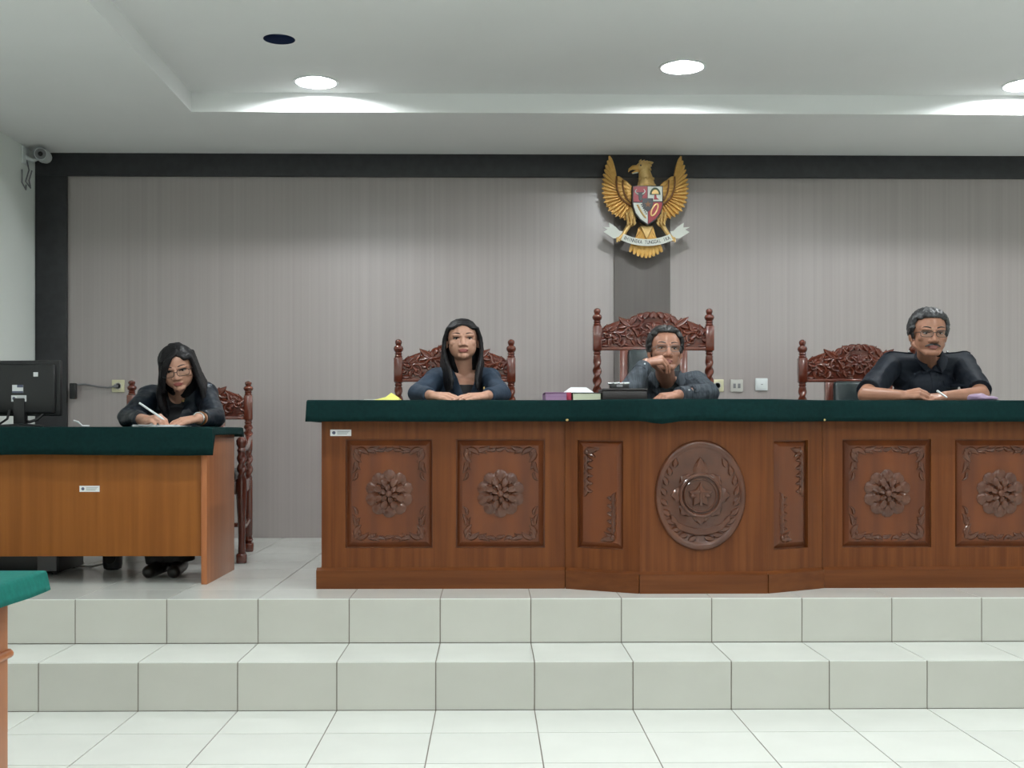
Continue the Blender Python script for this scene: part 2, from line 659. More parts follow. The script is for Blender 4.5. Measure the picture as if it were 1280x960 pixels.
# ceiling: a soffit all round, a raised tray inside, one empty lamp opening
HX, HY = pt(349, 50, 6.04).x, 6.04
HR = .082
q = MB()
q.box(XL - .1, TX0, YF, YB, ZC, ZC + .3)
q.box(TX1, XR + .1, YF, YB, ZC, ZC + .3)
q.box(TX0, TX1, TY1, YB, ZC, ZC + .3)
q.box(TX0, TX1, YF, TY0, ZC, ZC + .3)
LAMPS = [(pt(395, 103, 6.77).x, 6.77), (pt(853, 82, 6.46).x, 6.46), (pt(1281, 104, 6.77).x, 6.77)]
LAMPS += [(xx, yy) for yy in (4.45, 2.45, .45, -1.4) for xx in (-1.02, 1.07, 3.14)]
LR = .114
S = .16
n = 48
holes = [(HX, HY, HR)] + [(x, y, LR) for x, y in LAMPS]
gx = sorted({TX0, TX1} | {round(h[0] + e, 5) for h in holes for e in (-S, S)})
gy = sorted({TY0, TY1} | {round(h[1] + e, 5) for h in holes for e in (-S, S)})
for i in range(len(gx) - 1):
    for j in range(len(gy) - 1):
        mx_, my_ = (gx[i] + gx[i + 1]) / 2, (gy[j] + gy[j + 1]) / 2
        if any(abs(mx_ - h[0]) < S and abs(my_ - h[1]) < S for h in holes):
            continue
        q.add([(gx[i], gy[j], ZT), (gx[i + 1], gy[j], ZT), (gx[i + 1], gy[j + 1], ZT), (gx[i], gy[j + 1], ZT)], [(0, 3, 2, 1)])
for (hx, hy, hr) in holes:
    ring, sq = [], []
    for j in range(n):
        t = 2 * PI * j / n
        cx_, sy_ = math.cos(t), math.sin(t)
        ring.append((hx + hr * cx_, hy + hr * sy_, ZT))
        mxx = max(abs(cx_), abs(sy_))
        sq.append((hx + S * cx_ / mxx, hy + S * sy_ / mxx, ZT))
    q.add(ring + sq, [(j, n + j, n + (j + 1) % n, (j + 1) % n) for j in range(n)])
q.box(TX0 - .05, TX1 + .05, TY0 - .05, TY1 + .05, ZC + .25, ZC + .3)
ceiling = struct(q.build('ceiling', M['ceil']))
q = MB()
vs = [(HX + HR * 1.02 * math.cos(2 * PI * j / n), HY + HR * 1.02 * math.sin(2 * PI * j / n), z) for z in (ZT + .001, ZT + .05) for j in range(n)]
q.add(vs, [(j, (j + 1) % n, n + (j + 1) % n, n + j) for j in range(n)] + [tuple(range(n, 2 * n))])
q.build('lamp_opening', M['blue_d'], ceiling)['label'] = 'round dark blue opening of a missing downlight'

# ------------------------------------------------------------------ downlights


def downlight(label, x, y, group=None):
    t = thing('downlight', label, 'lamp', (x, y, ZT), 0, group)
    return t


lamp0 = downlight('glowing round downlight above the empty wall left of the woman with long hair', pt(395, 103, 6.77).x, 6.77, 'ceiling downlights')
q = MB()
n = 40
rp_ = [(LR + .018, 0.0), (LR + .017, -.005), (LR + .003, -.007), (LR - .001, -.004), (LR - .002, .042), (LR - .012, .044)]
vs = [(lamp0.location.x + r * math.cos(2 * PI * j / n), lamp0.location.y + r * math.sin(2 * PI * j / n), ZT + z) for r, z in rp_ for j in range(n)]
q.add(vs, [(i * n + j, i * n + (j + 1) % n, (i + 1) * n + (j + 1) % n, (i + 1) * n + j) for i in range(len(rp_) - 1) for j in range(n)])
q.build('trim_ring', M['white_pl'], lamp0)
q = MB()
q.lathe([(LR - .002, .050), (LR - .002, .043), (LR * .8, .0425), (LR * .5, .042), (.004, .042)], lamp0.location, 36)
q.build('diffuser', M['frost'], lamp0)
q = MB().ell((lamp0.location.x, lamp0.location.y, ZT + .021), (.036, .036, .014), 16, 10)
q.build('bulb', M['lamp'], lamp0, 180)


def lamp_copy(label, x, y):
    c = copy_tree(lamp0)
    c.location = (x, y, ZT)
    c['label'] = label
    return c


lamp_copy('glowing round downlight above the eagle emblem, middle of the visible row', pt(853, 82, 6.46).x, 6.46)
lamp_copy('glowing round downlight cut by the right edge of the picture', pt(1281, 104, 6.77).x, 6.77)
for i, (xx, yy) in enumerate(LAMPS[3:]):
    lamp_copy('%s row of public lights, %s downlight of three, out of the picture' % (('front', 'second', 'third', 'rear')[i // 3], ('leftmost', 'middle', 'rightmost')[i % 3]), xx, yy)

# ------------------------------------------------------------------ carving helpers


def rosette(mb, cx, cz, y, R):
    for ring, (nn, r0, L, W, h, off) in enumerate(((10, .50, .50, .255, .11, 0), (8, .30, .40, .23, .17, .5), (6, .08, .32, .17, .24, .2))):
        for i in range(nn):
            a = 2 * PI * (i + off) / nn + PI / 2
            mb.leaf(cx + r0 * R * math.cos(a), cz + r0 * R * math.sin(a), a, L * R, W * R, y, h * R, n=6, thick=.004, blunt=True)
    mb.ell((cx, y - .018 * R / .1, cz), (.15 * R, .10 * R, .15 * R), 14, 8)


def scroll(mb, x, z, sx, sz, y, s, L=1.0):
    """leafy corner scroll running from the corner (x, z) along both edges"""
    def lf(u, v, ang, l, wd, b):
        a = math.atan2(math.sin(ang) * sz, math.cos(ang) * sx)
        bb = b * sx * sz
        mb.leaf(x + sx * u * s, z + sz * v * s, a, l * s, wd * s, y, .16 * s * .4, bend=bb, n=6, thick=.004)
    lf(.02, .02, PI / 4, .34, .10, .8)
    lf(.10, .02, .15, .42, .09, .9)
    lf(.02, .10, PI / 2 - .15, .42, .09, -.9)
    lf(.42, .04, .1, .40, .075, -1.0)
    lf(.42, .10, -.2, .30, .06, 1.3)
    lf(.04, .42, PI / 2 - .1, .40, .075, 1.0)
    lf(.10, .42, PI / 2 + .2, .30, .06, -1.3)
    lf(.75, .06, .2, .30, .055, -1.6)
    lf(.06, .75, PI / 2 - .2, .34, .055, 1.6)
    mb.ell((x + sx * .16 * s, y - .006, z + sz * .16 * s), (.05 * s, .008, .05 * s), 10, 6)
    mb.ell((x + sx * .62 * s, y - .004, z + sz * .12 * s), (.04 * s, .007, .04 * s), 10, 6)
    mb.ell((x + sx * .12 * s, y - .004, z + sz * .62 * s), (.04 * s, .007, .04 * s), 10, 6)


# ------------------------------------------------------------------ judges' bench (three cabinet units)
BZ0, BZ1 = Z2, 1.262
BY = 5.455


def sticker(parent, x, y, z, wd, h, name='sticker', rot=0.0):
    """white label facing -Y with a round mark and lines"""
    q = MB().box(-wd / 2, wd / 2, -.0012, 0, -h / 2, h / 2)
    q.cone((-wd * .33, -.0012, 0), (-wd * .33, -.0018, 0), h * .27, seg=12, mi=1)
    for i, zz in enumerate((.22, .0, -.22)):
        q.box(-wd * .17, wd * (.42 - .06 * i), -.0017, -.0012, (zz - .06) * h, (zz + .06) * h, mi=2)
    q.xform(Matrix.Translation((x, y, z)) @ Matrix.Rotation(rot, 4, 'Z'))
    o = q.build(name, [M['label'], M['label_p'], M['label_g']], parent)
    o['label'] = 'white inventory sticker with a round mark'
    return o


def carved_panel(parent, x0, x1, z0, z1, y, mtx=None, style='rosette'):
    """recessed panel: sloped moulding down to a raised field, carved ornaments on it"""
    q = MB()
    g, b2 = .006, .030
    cor = [(x0, z0), (x1, z0), (x1, z1), (x0, z1)]
    inn = [(x0 + g, z0 + g), (x1 - g, z0 + g), (x1 - g, z1 - g), (x0 + g, z1 - g)]
    fld = [(x0 + b2, z0 + b2), (x1 - b2, z0 + b2), (x1 - b2, z1 - b2), (x0 + b2, z1 - b2)]
    vs = [(p[0], y + .010, p[1]) for p in cor] + [(p[0], y + .010, p[1]) for p in inn] + [(p[0], y - .008, p[1]) for p in fld]
    fs = [(8, 9, 10, 11)]
    for k in (0, 4):
        fs += [(k + i, k + (i + 1) % 4, k + 4 + (i + 1) % 4, k + 4 + i) for i in range(4)]
    q.add(vs, fs)
    if mtx:
        q.xform(mtx)
    p = q.build('carved_panel', M['carved'], parent, 20)
    yf = y - .008
    W, H = x1 - x0, z1 - z0
    cx, cz = (x0 + x1) / 2, (z0 + z1) / 2
    if style == 'rosette':
        q = MB()
        q.lathe([(.100, -.002), (.100, .004), (.095, .006), (.06, .006)], (0, 0, 0), 30)
        q.xform(Matrix.Translation((cx, yf, cz)) @ Matrix.Rotation(PI / 2, 4, 'X'))
        rosette(q, cx, cz, yf - .003, .112)
        if mtx:
            q.xform(mtx)
        q.build('rosette', M['relief'], p)
        d = b2 + .012
        for sx, sz in ((1, 1), (-1, 1), (1, -1), (-1, -1)):
            q = MB()
            scroll(q, x0 + d if sx > 0 else x1 - d, z0 + d if sz > 0 else z1 - d, sx, sz, yf, .150)
            if mtx:
                q.xform(mtx)
            q.build('corner_scroll', M['relief'], p)
        q = MB()
        for zz in (z0 + d + .008, z1 - d - .008):
            for i in range(3):
                u = (i - 1) * .045
                q.leaf(cx + u - .02, zz, .0, .045, .010, yf, .008, n=5, bend=.6 if i % 2 else -.6)
        if mtx:
            q.xform(mtx)
        q.build('border_leaves', M['relief'], p)
    else:
        d = b2 + .010
        for sx, sz, in (((1, -1), (-1, 1)) if style == 'left' else ((-1, -1), (1, 1))):
            q = MB()
            xx, zz = (x0 + d if sx > 0 else x1 - d), (z0 + d if sz > 0 else z1 - d)

            def lf(u, v, ang, l, wd, bb):
                q.leaf(xx + sx * u, zz + sz * v, math.atan2(math.sin(ang) * sz, math.cos(ang) * sx), l, wd, yf, .011, bend=bb * sx * sz, n=6)
            lf(.0, .006, .1, .075, .015, -.5)
            lf(.0, .02, .0, .06, .010, .9)
            for i in range(5):
                lf(.006, .03 + i * .036, PI / 2 - .25, .055, .012, 1.2)
                lf(.012, .045 + i * .036, PI / 2 - .9, .032, .009, -1.0)
            q.ell((xx + sx * .008, yf - .005, zz + sz * .015), (.012, .009, .012), 10, 6)
            if mtx:
                q.xform(mtx)
            q.build('corner_scroll', M['relief'], p)
    return p


def front_with_holes(q, x0, x1, z0, z1, y, th, holes):
    """boards of a frame front leaving the panel openings"""
    xs = x0
    for (a, b, c, d) in holes:
        q.box(xs, a, y, y + th, z0, z1)
        q.box(a, b, y, y + th, z0, c)
        q.box(a, b, y, y + th, d, z1)
        xs = b
    q.box(xs, x1, y, y + th, z0, z1)


PZ0, PZ1 = pt(480, 685, BY).z, pt(480, 549, BY).z
xl0, xl1 = pt(402, 600, BY).x, pt(706, 600, BY).x
xr0, xr1 = pt(1028, 600, BY).x, pt(1333, 600, BY).x


def bench_unit(label, x0, x1, panels, left_end, right_end):
    t = thing('bench_unit', label, 'desk', ((x0 + x1) / 2, BY, BZ0))
    q = MB()
    holes = [(pt(a, 600, BY).x, pt(b, 600, BY).x, PZ0, PZ1) for a, b in panels]
    front_with_holes(q, x0, x1, BZ0 + .02, BZ1 - .02, BY, .03, holes)
    q.build('front_frame', M['bench'], t, 20)
    for (a, b, c, d) in holes:
        carved_panel(t, a, b, c, d, BY + .006)
    q = MB()
    q.box(x0, x0 + .022, BY + .03, BY + .62, BZ0 + .001, BZ1 - .02, .002)
    q.build('side_panel', M['bench'], t)
    q = MB()
    q.box(x1 - .022, x1, BY + .03, BY + .62, BZ0 + .001, BZ1 - .02, .002)
    q.build('side_panel', M['bench'], t)
    q = MB().box(x0 - .02 * left_end, x1 + .02 * right_end, BY - .015, BY + .64, BZ1 - .02, BZ1, .003)
    q.build('top_board', M['bench_h'], t)
    q = MB()
    e0, e1 = x0 - .022 * left_end, x1 + .022 * right_end
    q.box(e0, e1, BY - .024, BY, BZ0, BZ0 + .086)
    q.add([(e0, BY - .024, BZ0 + .086), (e1, BY - .024, BZ0 + .086), (e1, BY, BZ0 + .098), (e0, BY, BZ0 + .098), (e0, BY, BZ0 + .086), (e1, BY, BZ0 + .086)],
          [(0, 1, 2, 3), (0, 3, 4), (1, 5, 2)])
    if left_end:
        q.box(e0, x0, BY, BY + .62, BZ0, BZ0 + .086)
    if right_end:
        q.box(x1, e1, BY, BY + .62, BZ0, BZ0 + .086)
    q.build('plinth', M['bench_h'], t, 20)
    return t


bl = bench_unit('left wooden bench section with two carved panels and a white sticker', xl0, xl1 - .001, ((432, 541), (570, 681)), 1, 0)
s_ = pt(426, 541, BY)
sticker(bl, s_.x, BY - .0002, s_.z, .098, .030)
br = bench_unit('right wooden bench section with two carved panels, below the moustached man', xr0 + .001, xr1, ((1053, 1164), (1194, 1304)), 0, 1)

# central bowed unit
P = [Vector((xl1 + .001, BY)), Vector((pt(800, 740, 5.275).x, 5.275)), Vector((pt(957, 740, 5.275).x, 5.275)), Vector((xr0 - .001, BY))]
bc = thing('bench_unit', 'central bowed bench section carved with a large oval seal', 'desk', ((P[0].x + P[3].x) / 2, BY, BZ0))


def face_mtx(a, b):
    """local x runs a -> b, local y 0 is the face, z up"""
    d = (b - a).normalized()
    return Matrix(((d.x, -d.y, 0, a.x), (d.y, d.x, 0, a.y), (0, 0, 1, 0), (0, 0, 0, 1)))


for idx, (a, b) in enumerate(((P[0], P[1]), (P[1], P[2]), (P[2], P[3]))):
    L = (b - a).length
    mt = face_mtx(a, b)
    q = MB()
    if idx == 1:
        q.box(0, L, 0, .03, BZ0 + .02, BZ1 - .02)
        q.xform(mt)
        q.build('front_board', M['bench'], bc, 20)
    else:
        u0, u1 = (.17, .78) if idx == 0 else (.14, .74)
        hole = (L * u0, L * u1, PZ0 + .004, PZ1 - .004)
        front_with_holes(q, 0, L, BZ0 + .02, BZ1 - .02, 0, .03, [hole])
        q.xform(mt)
        q.build('front_frame', M['bench'], bc, 20)
        carved_panel(bc, *hole, .006, mt, 'left' if idx == 0 else 'right')
    q = MB()
    ua, ub = ((.0135, L + .003), (-.004, L + .004), (-.003, L - .0135))[idx]
    q.box(ua, ub, -.024, 0, BZ0, BZ0 + .086)
    q.add([(ua, -.024, BZ0 + .086), (ub, -.024, BZ0 + .086), (ub, 0, BZ0 + .098), (ua, 0, BZ0 + .098)], [(0, 1, 2, 3)])
    q.xform(mt)
    q.build('plinth', M['bench_h'], bc, 20)
q = MB()
pts2 = [(p.x, p.y - .012) for p in P] + [(P[3].x, BY + .64), (P[0].x, BY + .64)]
q.add([(x, y, BZ1 - .02) for x, y in pts2] + [(x, y, BZ1) for x, y in pts2],
      [tuple(range(6))[::-1], tuple(range(6, 12))] + [(i, (i + 1) % 6, 6 + (i + 1) % 6, 6 + i) for i in range(6)])
q.build('top_board', M['bench_h'], bc, 20)
q = MB().box(P[0].x, P[0].x + .022, BY + .03, BY + .62, BZ0, BZ1 - .02)
q.build('side_panel', M['bench'], bc)
q = MB().box(P[3].x - .022, P[3].x, BY + .03, BY + .62, BZ0, BZ1 - .02)
q.build('side_panel', M['bench'], bc)

# oval seal
YSF = 5.275
sc_ = pt(875, 619, YSF)
RX, RZ = 57 * YSF / FPX, 69 * YSF / FPX


def ov(t, k=1.0, y=0.0):
    return (sc_.x + RX * k * math.cos(t), YSF + y, sc_.z + RZ * k * math.sin(t))


q = MB()
n = 56
ks = [(1.0, 0), (1.0, -.012), (.97, -.020), (.90, -.020), (.87, -.014), (.84, -.010), (.0, -.010)]
vs, fs = [], []
for k, y in ks[:-1]:
    vs += [ov(2 * PI * j / n, k, y) for j in range(n)]
for i in range(len(ks) - 2):
    fs += [(i * n + j, i * n + (j + 1) % n, (i + 1) * n + (j + 1) % n, (i + 1) * n + j) for j in range(n)]
fs.append(tuple(range((len(ks) - 2) * n, (len(ks) - 1) * n)))
q.add(vs, fs)
seal = q.build('oval_seal', M['relief'], bc, 50)
for i in range(26):
    t = 2 * PI * i / 26
    if .30 * PI < t < .70 * PI:
        continue
    x, y, z = ov(t, .76)
    q = MB()
    q.leaf(x, z, t + (PI / 2 if math.cos(t) > 0 else -PI / 2) + .5 * (1 if math.cos(t) > 0 else -1) * -1, .052, .014, YSF - .010, .011, n=5, bend=.5)
    q.build('wreath_leaf', M['relief'], seal)
q = MB()
rr = .092
for (rad_, wd_, h_) in ((rr, .009, .018), (rr * .80, .005, .014)):
    q.tube([(sc_.x + rad_ * math.cos(2 * PI * j / 40), YSF - h_, sc_.z + rad_ * math.sin(2 * PI * j / 40) * 1.02) for j in range(40)], wd_, 8, True)
q.build('inner_ring', M['relief'], seal)
q = MB()
for i in range(8):
    a = 2 * PI * i / 8 + PI / 2
    l = .085 if i == 0 else (.045 if i % 2 == 0 else .035)
    q.leaf(sc_.x + .090 * math.cos(a), sc_.z + .090 * math.sin(a), a, l, .024, YSF - .010, .014, n=5, base=.8)
q.build('star_points', M['relief'], seal)
q = MB()
q.prism([(sc_.x + r * math.cos(a), sc_.z + r * math.sin(a)) for i in range(10) for r, a in (((.034 if i % 2 else .060), PI / 2 + PI * i / 5),)], YSF - .022, YSF - .010, inset=.004)
q.box(sc_.x - .006, sc_.x + .006, YSF - .027, YSF - .010, sc_.z - .045, sc_.z + .045, .002)
q.box(sc_.x - .035, sc_.x + .035, YSF - .027, YSF - .010, sc_.z + .012, sc_.z + .022, .002)
q.ell((sc_.x - .033, YSF - .020, sc_.z - .002), (.016, .008, .010), 10, 6)
q.ell((sc_.x + .033, YSF - .020, sc_.z - .002), (.016, .008, .010), 10, 6)
q.build('scales_emblem', M['relief'], seal)
q = MB()
rb = []
for i in range(17):
    u = -1 + 2 * i / 16
    rb.append((sc_.x + u * .135, sc_.z - .105 - .045 * math.cos(u * PI / 2) + .018 * (1 if abs(u) > .8 else 0)))
out = rb + [(x, z - .032) for x, z in rb[::-1]]
q.prism(out, YSF - .022, YSF - .009, inset=.003)
q.build('ribbon', M['relief'], seal)


# ------------------------------------------------------------------ green cloths
def cloth(name, pts, ztop, drop, label, m, wav=.004, seed=0, side_out=.004):
    """pts: closed plan outline (counter-clockwise seen from above), drop(p) = how far the hem hangs"""
    loop = []
    n0 = len(pts)
    for i in range(n0):
        a, b = Vector(pts[i]), Vector(pts[(i + 1) % n0])
        k = max(1, int((b - a).length / .035))
        loop += [a + (b - a) * j / k for j in range(k)]
    n = len(loop)
    nor = []
    for i in range(n):
        e = loop[(i + 1) % n] - loop[i - 1]
        nor.append(Vector((e.y, -e.x)).normalized())
    vs, fs = [], []
    lv = [(-.012, 0, 0), (-.003, -.002, 0), (0, -.009, 0), (.001, 0, .35), (.002, 0, .7), (.003, 0, 1.0)]
    for (o_, dz, fr) in lv:
        for i in range(n):
            p = loop[i]
            wv = noise.noise(Vector((p.x * 6, p.y * 6, seed))) * wav * (fr * 2.2)
            h = drop(p) * (1 + .05 * noise.noise(Vector((p.x * 2.2, p.y * 2.2, seed + 9))))
            pp = p + nor[i] * (o_ + side_out * fr + wv)
            vs.append((pp.x, pp.y, ztop + dz - (fr * max(0, h - .009) if fr else 0) - (.009 if fr else 0)))
    for k in range(len(lv) - 1):
        fs += [(k * n + i, k * n + (i + 1) % n, (k + 1) * n + (i + 1) % n, (k + 1) * n + i) for i in range(n)]
    fs.append(tuple(range(n)))
    q = MB().add(vs, fs)
    o = q.build(name, m, None, 60)
    md = o.modifiers.new('cloth_thickness', 'SOLIDIFY')
    md.thickness = .004
    md.offset = -1
    cxy = sum((Vector(p) for p in pts), Vector((0, 0))) / n0
    recenter(o, (cxy.x, cxy.y, ztop))
    tag(o, label, 'tablecloth')
    return o


BTOP = 1.276
bx0, bx1 = pt(383, 500, 5.385).x, pt(1352, 500, 5.385).x
bpts = [(bx0, 6.115), (bx0, 5.385), (P[0].x, 5.395), (P[1].x - .02, 5.20), (P[2].x + .02, 5.20), (P[3].x, 5.395), (bx1, 5.385), (bx1, 6.115)]
bcl = cloth('tablecloth', bpts, BTOP, lambda p: .03 if p.y > 6.1 else (.100 + (.014 * math.exp(-((p.x - .77) / .06) ** 2) if p.y < 5.3 else 0)),
            'dark green felt cloth covering the whole top of the long judges\' bench', M['cloth'], seed=1)
q = MB()
for px_ in (709, 1030):
    s_ = pt(px_, 525, 5.383)
    q = MB().ell((s_.x, 5.381, s_.z), (.008, .005, .006), 10, 6)
    q.build('fixing_pin', M['brass'], bcl)

# ------------------------------------------------------------------ clerk's desk
DZ = 1.152
dk = thing('clerk_desk', 'orange-brown laminate desk with open foot space, at the left on the platform', 'desk', (-2.2, 5.9, Z2))
dx1 = pt(255, 700, 5.6).x + .014
dx0 = -3.06
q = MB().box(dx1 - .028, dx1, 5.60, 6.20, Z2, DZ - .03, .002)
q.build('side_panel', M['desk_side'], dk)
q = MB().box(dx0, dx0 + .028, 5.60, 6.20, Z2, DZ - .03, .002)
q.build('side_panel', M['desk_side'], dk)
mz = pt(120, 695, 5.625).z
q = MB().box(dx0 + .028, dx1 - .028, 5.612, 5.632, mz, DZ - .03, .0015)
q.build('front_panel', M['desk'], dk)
q = MB().box(dx0 - .0, dx1 + .012, 5.58, 6.235, DZ - .03, DZ - .006, .002)
q.build('desk_top', M['desk'], dk)
s_ = pt(112, 611, 5.612)
sticker(dk, s_.x, 5.6118, s_.z, .096, .029)
cx1 = pt(265, 540, 5.55).x
cloth('tablecloth', [(dx0 - .03, 6.255), (dx0 - .03, 5.555), (cx1, 5.555), (cx1, 6.255)], DZ,
      lambda p: .135 if p.y < 5.56 else (.05 if p.y > 6.2 else .038), 'dark green felt cloth hanging over the front of the clerk\'s desk', M['cloth'], seed=3)

# ------------------------------------------------------------------ foreground table at the left edge
ft = thing('side_table', 'wooden table cut off at the left edge, nearest to the viewer', 'table', (-1.7, 2.0, 0))
fx = pt(10, 800, 3.0).x
q = MB().box(fx - .028, fx, .9, 3.0, 0, .74, .002)
q.build('side_panel', M['desk_side'], ft)
q = MB().box(-2.2, fx - .028, 2.96, 2.985, .08, .74, .002)
q.build('end_panel', M['desk_side'], ft)
q = MB().box(-2.2, -2.172, .9, 3.0, 0, .74, .002)
q.build('side_panel', M['desk_side'], ft)
q = MB().box(-2.22, fx + .02, .88, 3.03, .738, .756, .002)
q.build('table_top', M['desk_side'], ft)
q = MB().tube([(fx + .004, .9, .558), (fx + .004, 3.0, .558)], .011, 10)
q.tube([(fx + .004, 3.004, .558), (fx - .05, 3.004, .558)], .011, 10)
q.build('bead_moulding', M['desk_side'], ft)
fc = pt(59, 712, 3.075)
cloth('tablecloth', [(-2.26, 3.075), (-2.26, .86), (fc.x, .86), (fc.x, 3.075)], .763, lambda p: .052, 'green felt cloth on the nearest table at the left edge', M['cloth2'], seed=5, side_out=.01)


# ------------------------------------------------------------------ carved armchairs
def make_chair(label, top, bh, group='carved armchairs'):
    """top: height of the finials; bh: (bottom, top) of the square block on the back posts; origin on the floor, front towards -Y"""
    t = thing('carved_armchair', label, 'chair', (0, 0, 0), 0, group)
    hw = .345
    yb, yf = .32, -.33
    b0, b1 = bh
    for sx in (-1, 1):
        x = sx * hw
        q = MB()
        q.box(x - .027, x + .027, yb - .027, yb + .027, b0, b1, .006)
        q.box(x - .026, x + .026, yb - .026, yb + .026, .10, .44, .004)
        q.box(x - .026, x + .026, yb - .026, yb + .026, .62, .69, .004)
        q.lathe([(.026, b0), (.020, b0 - .008), (.024, b0 - .016), (.019, b0 - .026), (.022, b0 - .034)], (x, yb, 0), 16)
        q.twist(x, yb, .69, b0 - .03, .0235, max(1.2, (b0 - .72) / .12))
        q.twist(x, yb, .44, .62, .0235, 1.4)
        q.box(x - .034, x + .034, yb - .05, yb + .034, .0, .055, .010)
        q.lathe([(.020, .05), (.030, .07), (.022, .09), (.026, .105)], (x, yb, 0), 16)
        post = q.build('back_post', M['mahog'], t)
        h = top - b1
        q = MB()
        q.lathe([(.022, b1 - .002), (.025, b1 + .06 * h), (.019, b1 + .14 * h), (.024, b1 + .2 * h), (.019, b1 + .27 * h), (.028, b1 + .38 * h), (.031, b1 + .48 * h),
                 (.027, b1 + .58 * h), (.016, b1 + .66 * h), (.019, b1 + .72 * h), (.022, b1 + .82 * h), (.020, b1 + .91 * h), (.012, b1 + .97 * h), (.004, top)], (x, yb, 0), 20)
        q.build('finial', M['mahog'], post)
        # front leg: shaped post, twisted arm support and knob
        q = MB()
        q.box(x - .030, x + .030, yf - .030, yf + .034, .0, .055, .010)
        q.tube([(x, yf + .012, .05), (x, yf + .004, .12), (x, yf + .0, .22), (x, yf - .012, .32), (x, yf - .022, .40), (x, yf - .012, .47)],
               [.022, .019, .021, .027, .031, .029], 12)
        q.twist(x, yf, .47, .62, .022, 1.3)
        q.lathe([(.018, .615), (.026, .63), (.020, .645), (.029, .665), (.030, .685), (.022, .70), (.006, .71)], (x, yf, 0), 16)
        q.build('front_leg', M['mahog_leg'], t)
        # curved arm
        q = MB()
        q.tube([(x, yb, .70), (x, yb - .12, .665), (x, yb - .28, .640), (x, yb - .45, .650), (x, yf + .02, .665)], [.024, .022, .020, .022, .025], 10, sx=1.0)
        q.build('armrest', M['mahog'], t)
        q = MB().tube([(x, yf + .02, .20), (x, 0, .185), (x, yb - .02, .20)], [.018, .015, .018], 8)
        q.box(x - .018, x + .018, yf + .03, yb - .02, .39, .46, .004)
        q.build('side_rail', M['mahog_leg'], t)
    q = MB().box(-hw + .02, hw - .02, yf - .018, yf + .018, .385, .46, .004)
    q.build('seat_rail', M['mahog_leg'], t)
    q = MB().box(-hw + .02, hw - .02, yb - .018, yb + .018, .385, .46, .004)
    q.build('seat_rail', M['mahog_leg'], t)
    q = MB().tube([(-hw + .02, 0, .187), (hw - .02, 0, .187)], .014, 8)
    q.build('stretcher', M['mahog_leg'], t)
    q = MB().box(-hw + .03, hw - .03, yf + .005, yb - .03, .455, .515, .022)
    q.build('seat_cushion', M['leather'], t)
    # padded back below the crest
    q = MB()
    for sx in (-1, 1):
        q.box(sx * .182 - .026, sx * .182 + .026, yb - .018, yb + .018, .46, b0 + .02, .004)
    q.box(-.16, .16, yb - .016, yb + .016, .50, .56, .004)
    q.build('back_frame', M['mahog'], t)
    q = MB().box(-.160, .160, yb - .052, yb + .012, .555, b0 + .008, .024)
    q.build('back_pad', M['leather'], t)
    # crest: a pierced-looking board with carved foliage over it
    z0 = b0 + .006
    H = b1 - z0
    a = hw - .024
    prof = [(a, .90 * H), (.27, .98 * H), (.22, 1.04 * H), (.185, 1.05 * H), (.15, 1.25 * H), (.10, 1.36 * H), (.05, 1.42 * H), (0, 1.44 * H)]
    out = [(-a, z0), (a, z0)] + [(x, z0 + z) for x, z in prof] + [(-x, z0 + z) for x, z in prof[-2::-1]]
    q = MB().prism(out, yb - .006, yb + .014)
    q.box(-a, a, yb - .020, yb + .016, z0 - .004, z0 + .016, .004)
    crest = q.build('crest_panel', M['mahog'], t, 30)
    q = MB()
    y0 = yb - .008
    rnd = random.Random(3)
    for s in (-1, 1):
        def lf(x, z, ang, L, W, b, h=.014, tip=0.0):
            if z * H + L * math.sin(ang + b * .5) < .012:
                return
            aa = ang if s > 0 else PI - ang
            q.leaf(s * x, z0 + z * H, aa, L, W, y0, h, bend=b * s, n=6, thick=.010, tip=tip)
        # silhouette leaves along the top edge
        lf(.308, .80, 2.75, .080, .020, -.6)
        lf(.270, .90, 2.80, .085, .020, -.7)
        lf(.215, .93, 2.95, .080, .018, -.5)
        lf(.140, .98, .50, .095, .022, .35, .016, .004)      # flaring tip
        lf(.135, 1.00, 1.3, .050, .018, .9)
        lf(.130, 1.12, 1.9, .055, .020, .7)
        lf(.098, 1.22, 2.0, .058, .021, .7)
        lf(.060, 1.30, 2.1, .056, .020, .7)
        lf(.018, 1.30, 1.9, .050, .018, .5)
        # scrolling stems
        for (cx_, cz_, R, st, sp) in ((.235, .42, .052, .3, 1), (.135, .62, .058, 2.6, -1), (.062, .36, .045, .6, 1), (.045, .98, .040, 1.2, -1), (.285, .62, .030, 2, 1)):
            pts_ = []
            for i in range(15):
                u = i / 14
                an = st + sp * u * 5.2
                r = R * (1 - .72 * u)
                pts_.append((s * (cx_ + r * math.cos(an)), y0 - .004 - .006 * u, z0 + cz_ * H + r * math.sin(an)))
            q.tube(pts_, [.0075 * (1 - .35 * i / 14) for i in range(15)], 6)
            q.ell((s * cx_, y0 - .012, z0 + cz_ * H), (.011, .011, .011), 10, 6)
            for i in range(5):
                an = st + sp * i * 1.05
                lf(cx_ + R * .9 * math.cos(an), cz_ + R * .9 * math.sin(an) / H, an + sp * .9, .052 + .02 * rnd.random(), .013 + .004 * rnd.random(), sp * -1.1 + rnd.uniform(-.3, .3), .013 + .006 * rnd.random())
        for i in range(7):
            lf(.03 + i * .041, .18 + .03 * (i % 2), .35 + .5 * (i % 3) - .2, .055, .013, 1.1 if i % 2 else -.5, .012 + .004 * (i % 2))
        for i in range(6):
            lf(.05 + i * .045, .80 - .05 * (i % 2), -.4 + .7 * (i % 3), .05, .013, .9 if i % 2 else -.9, .015)
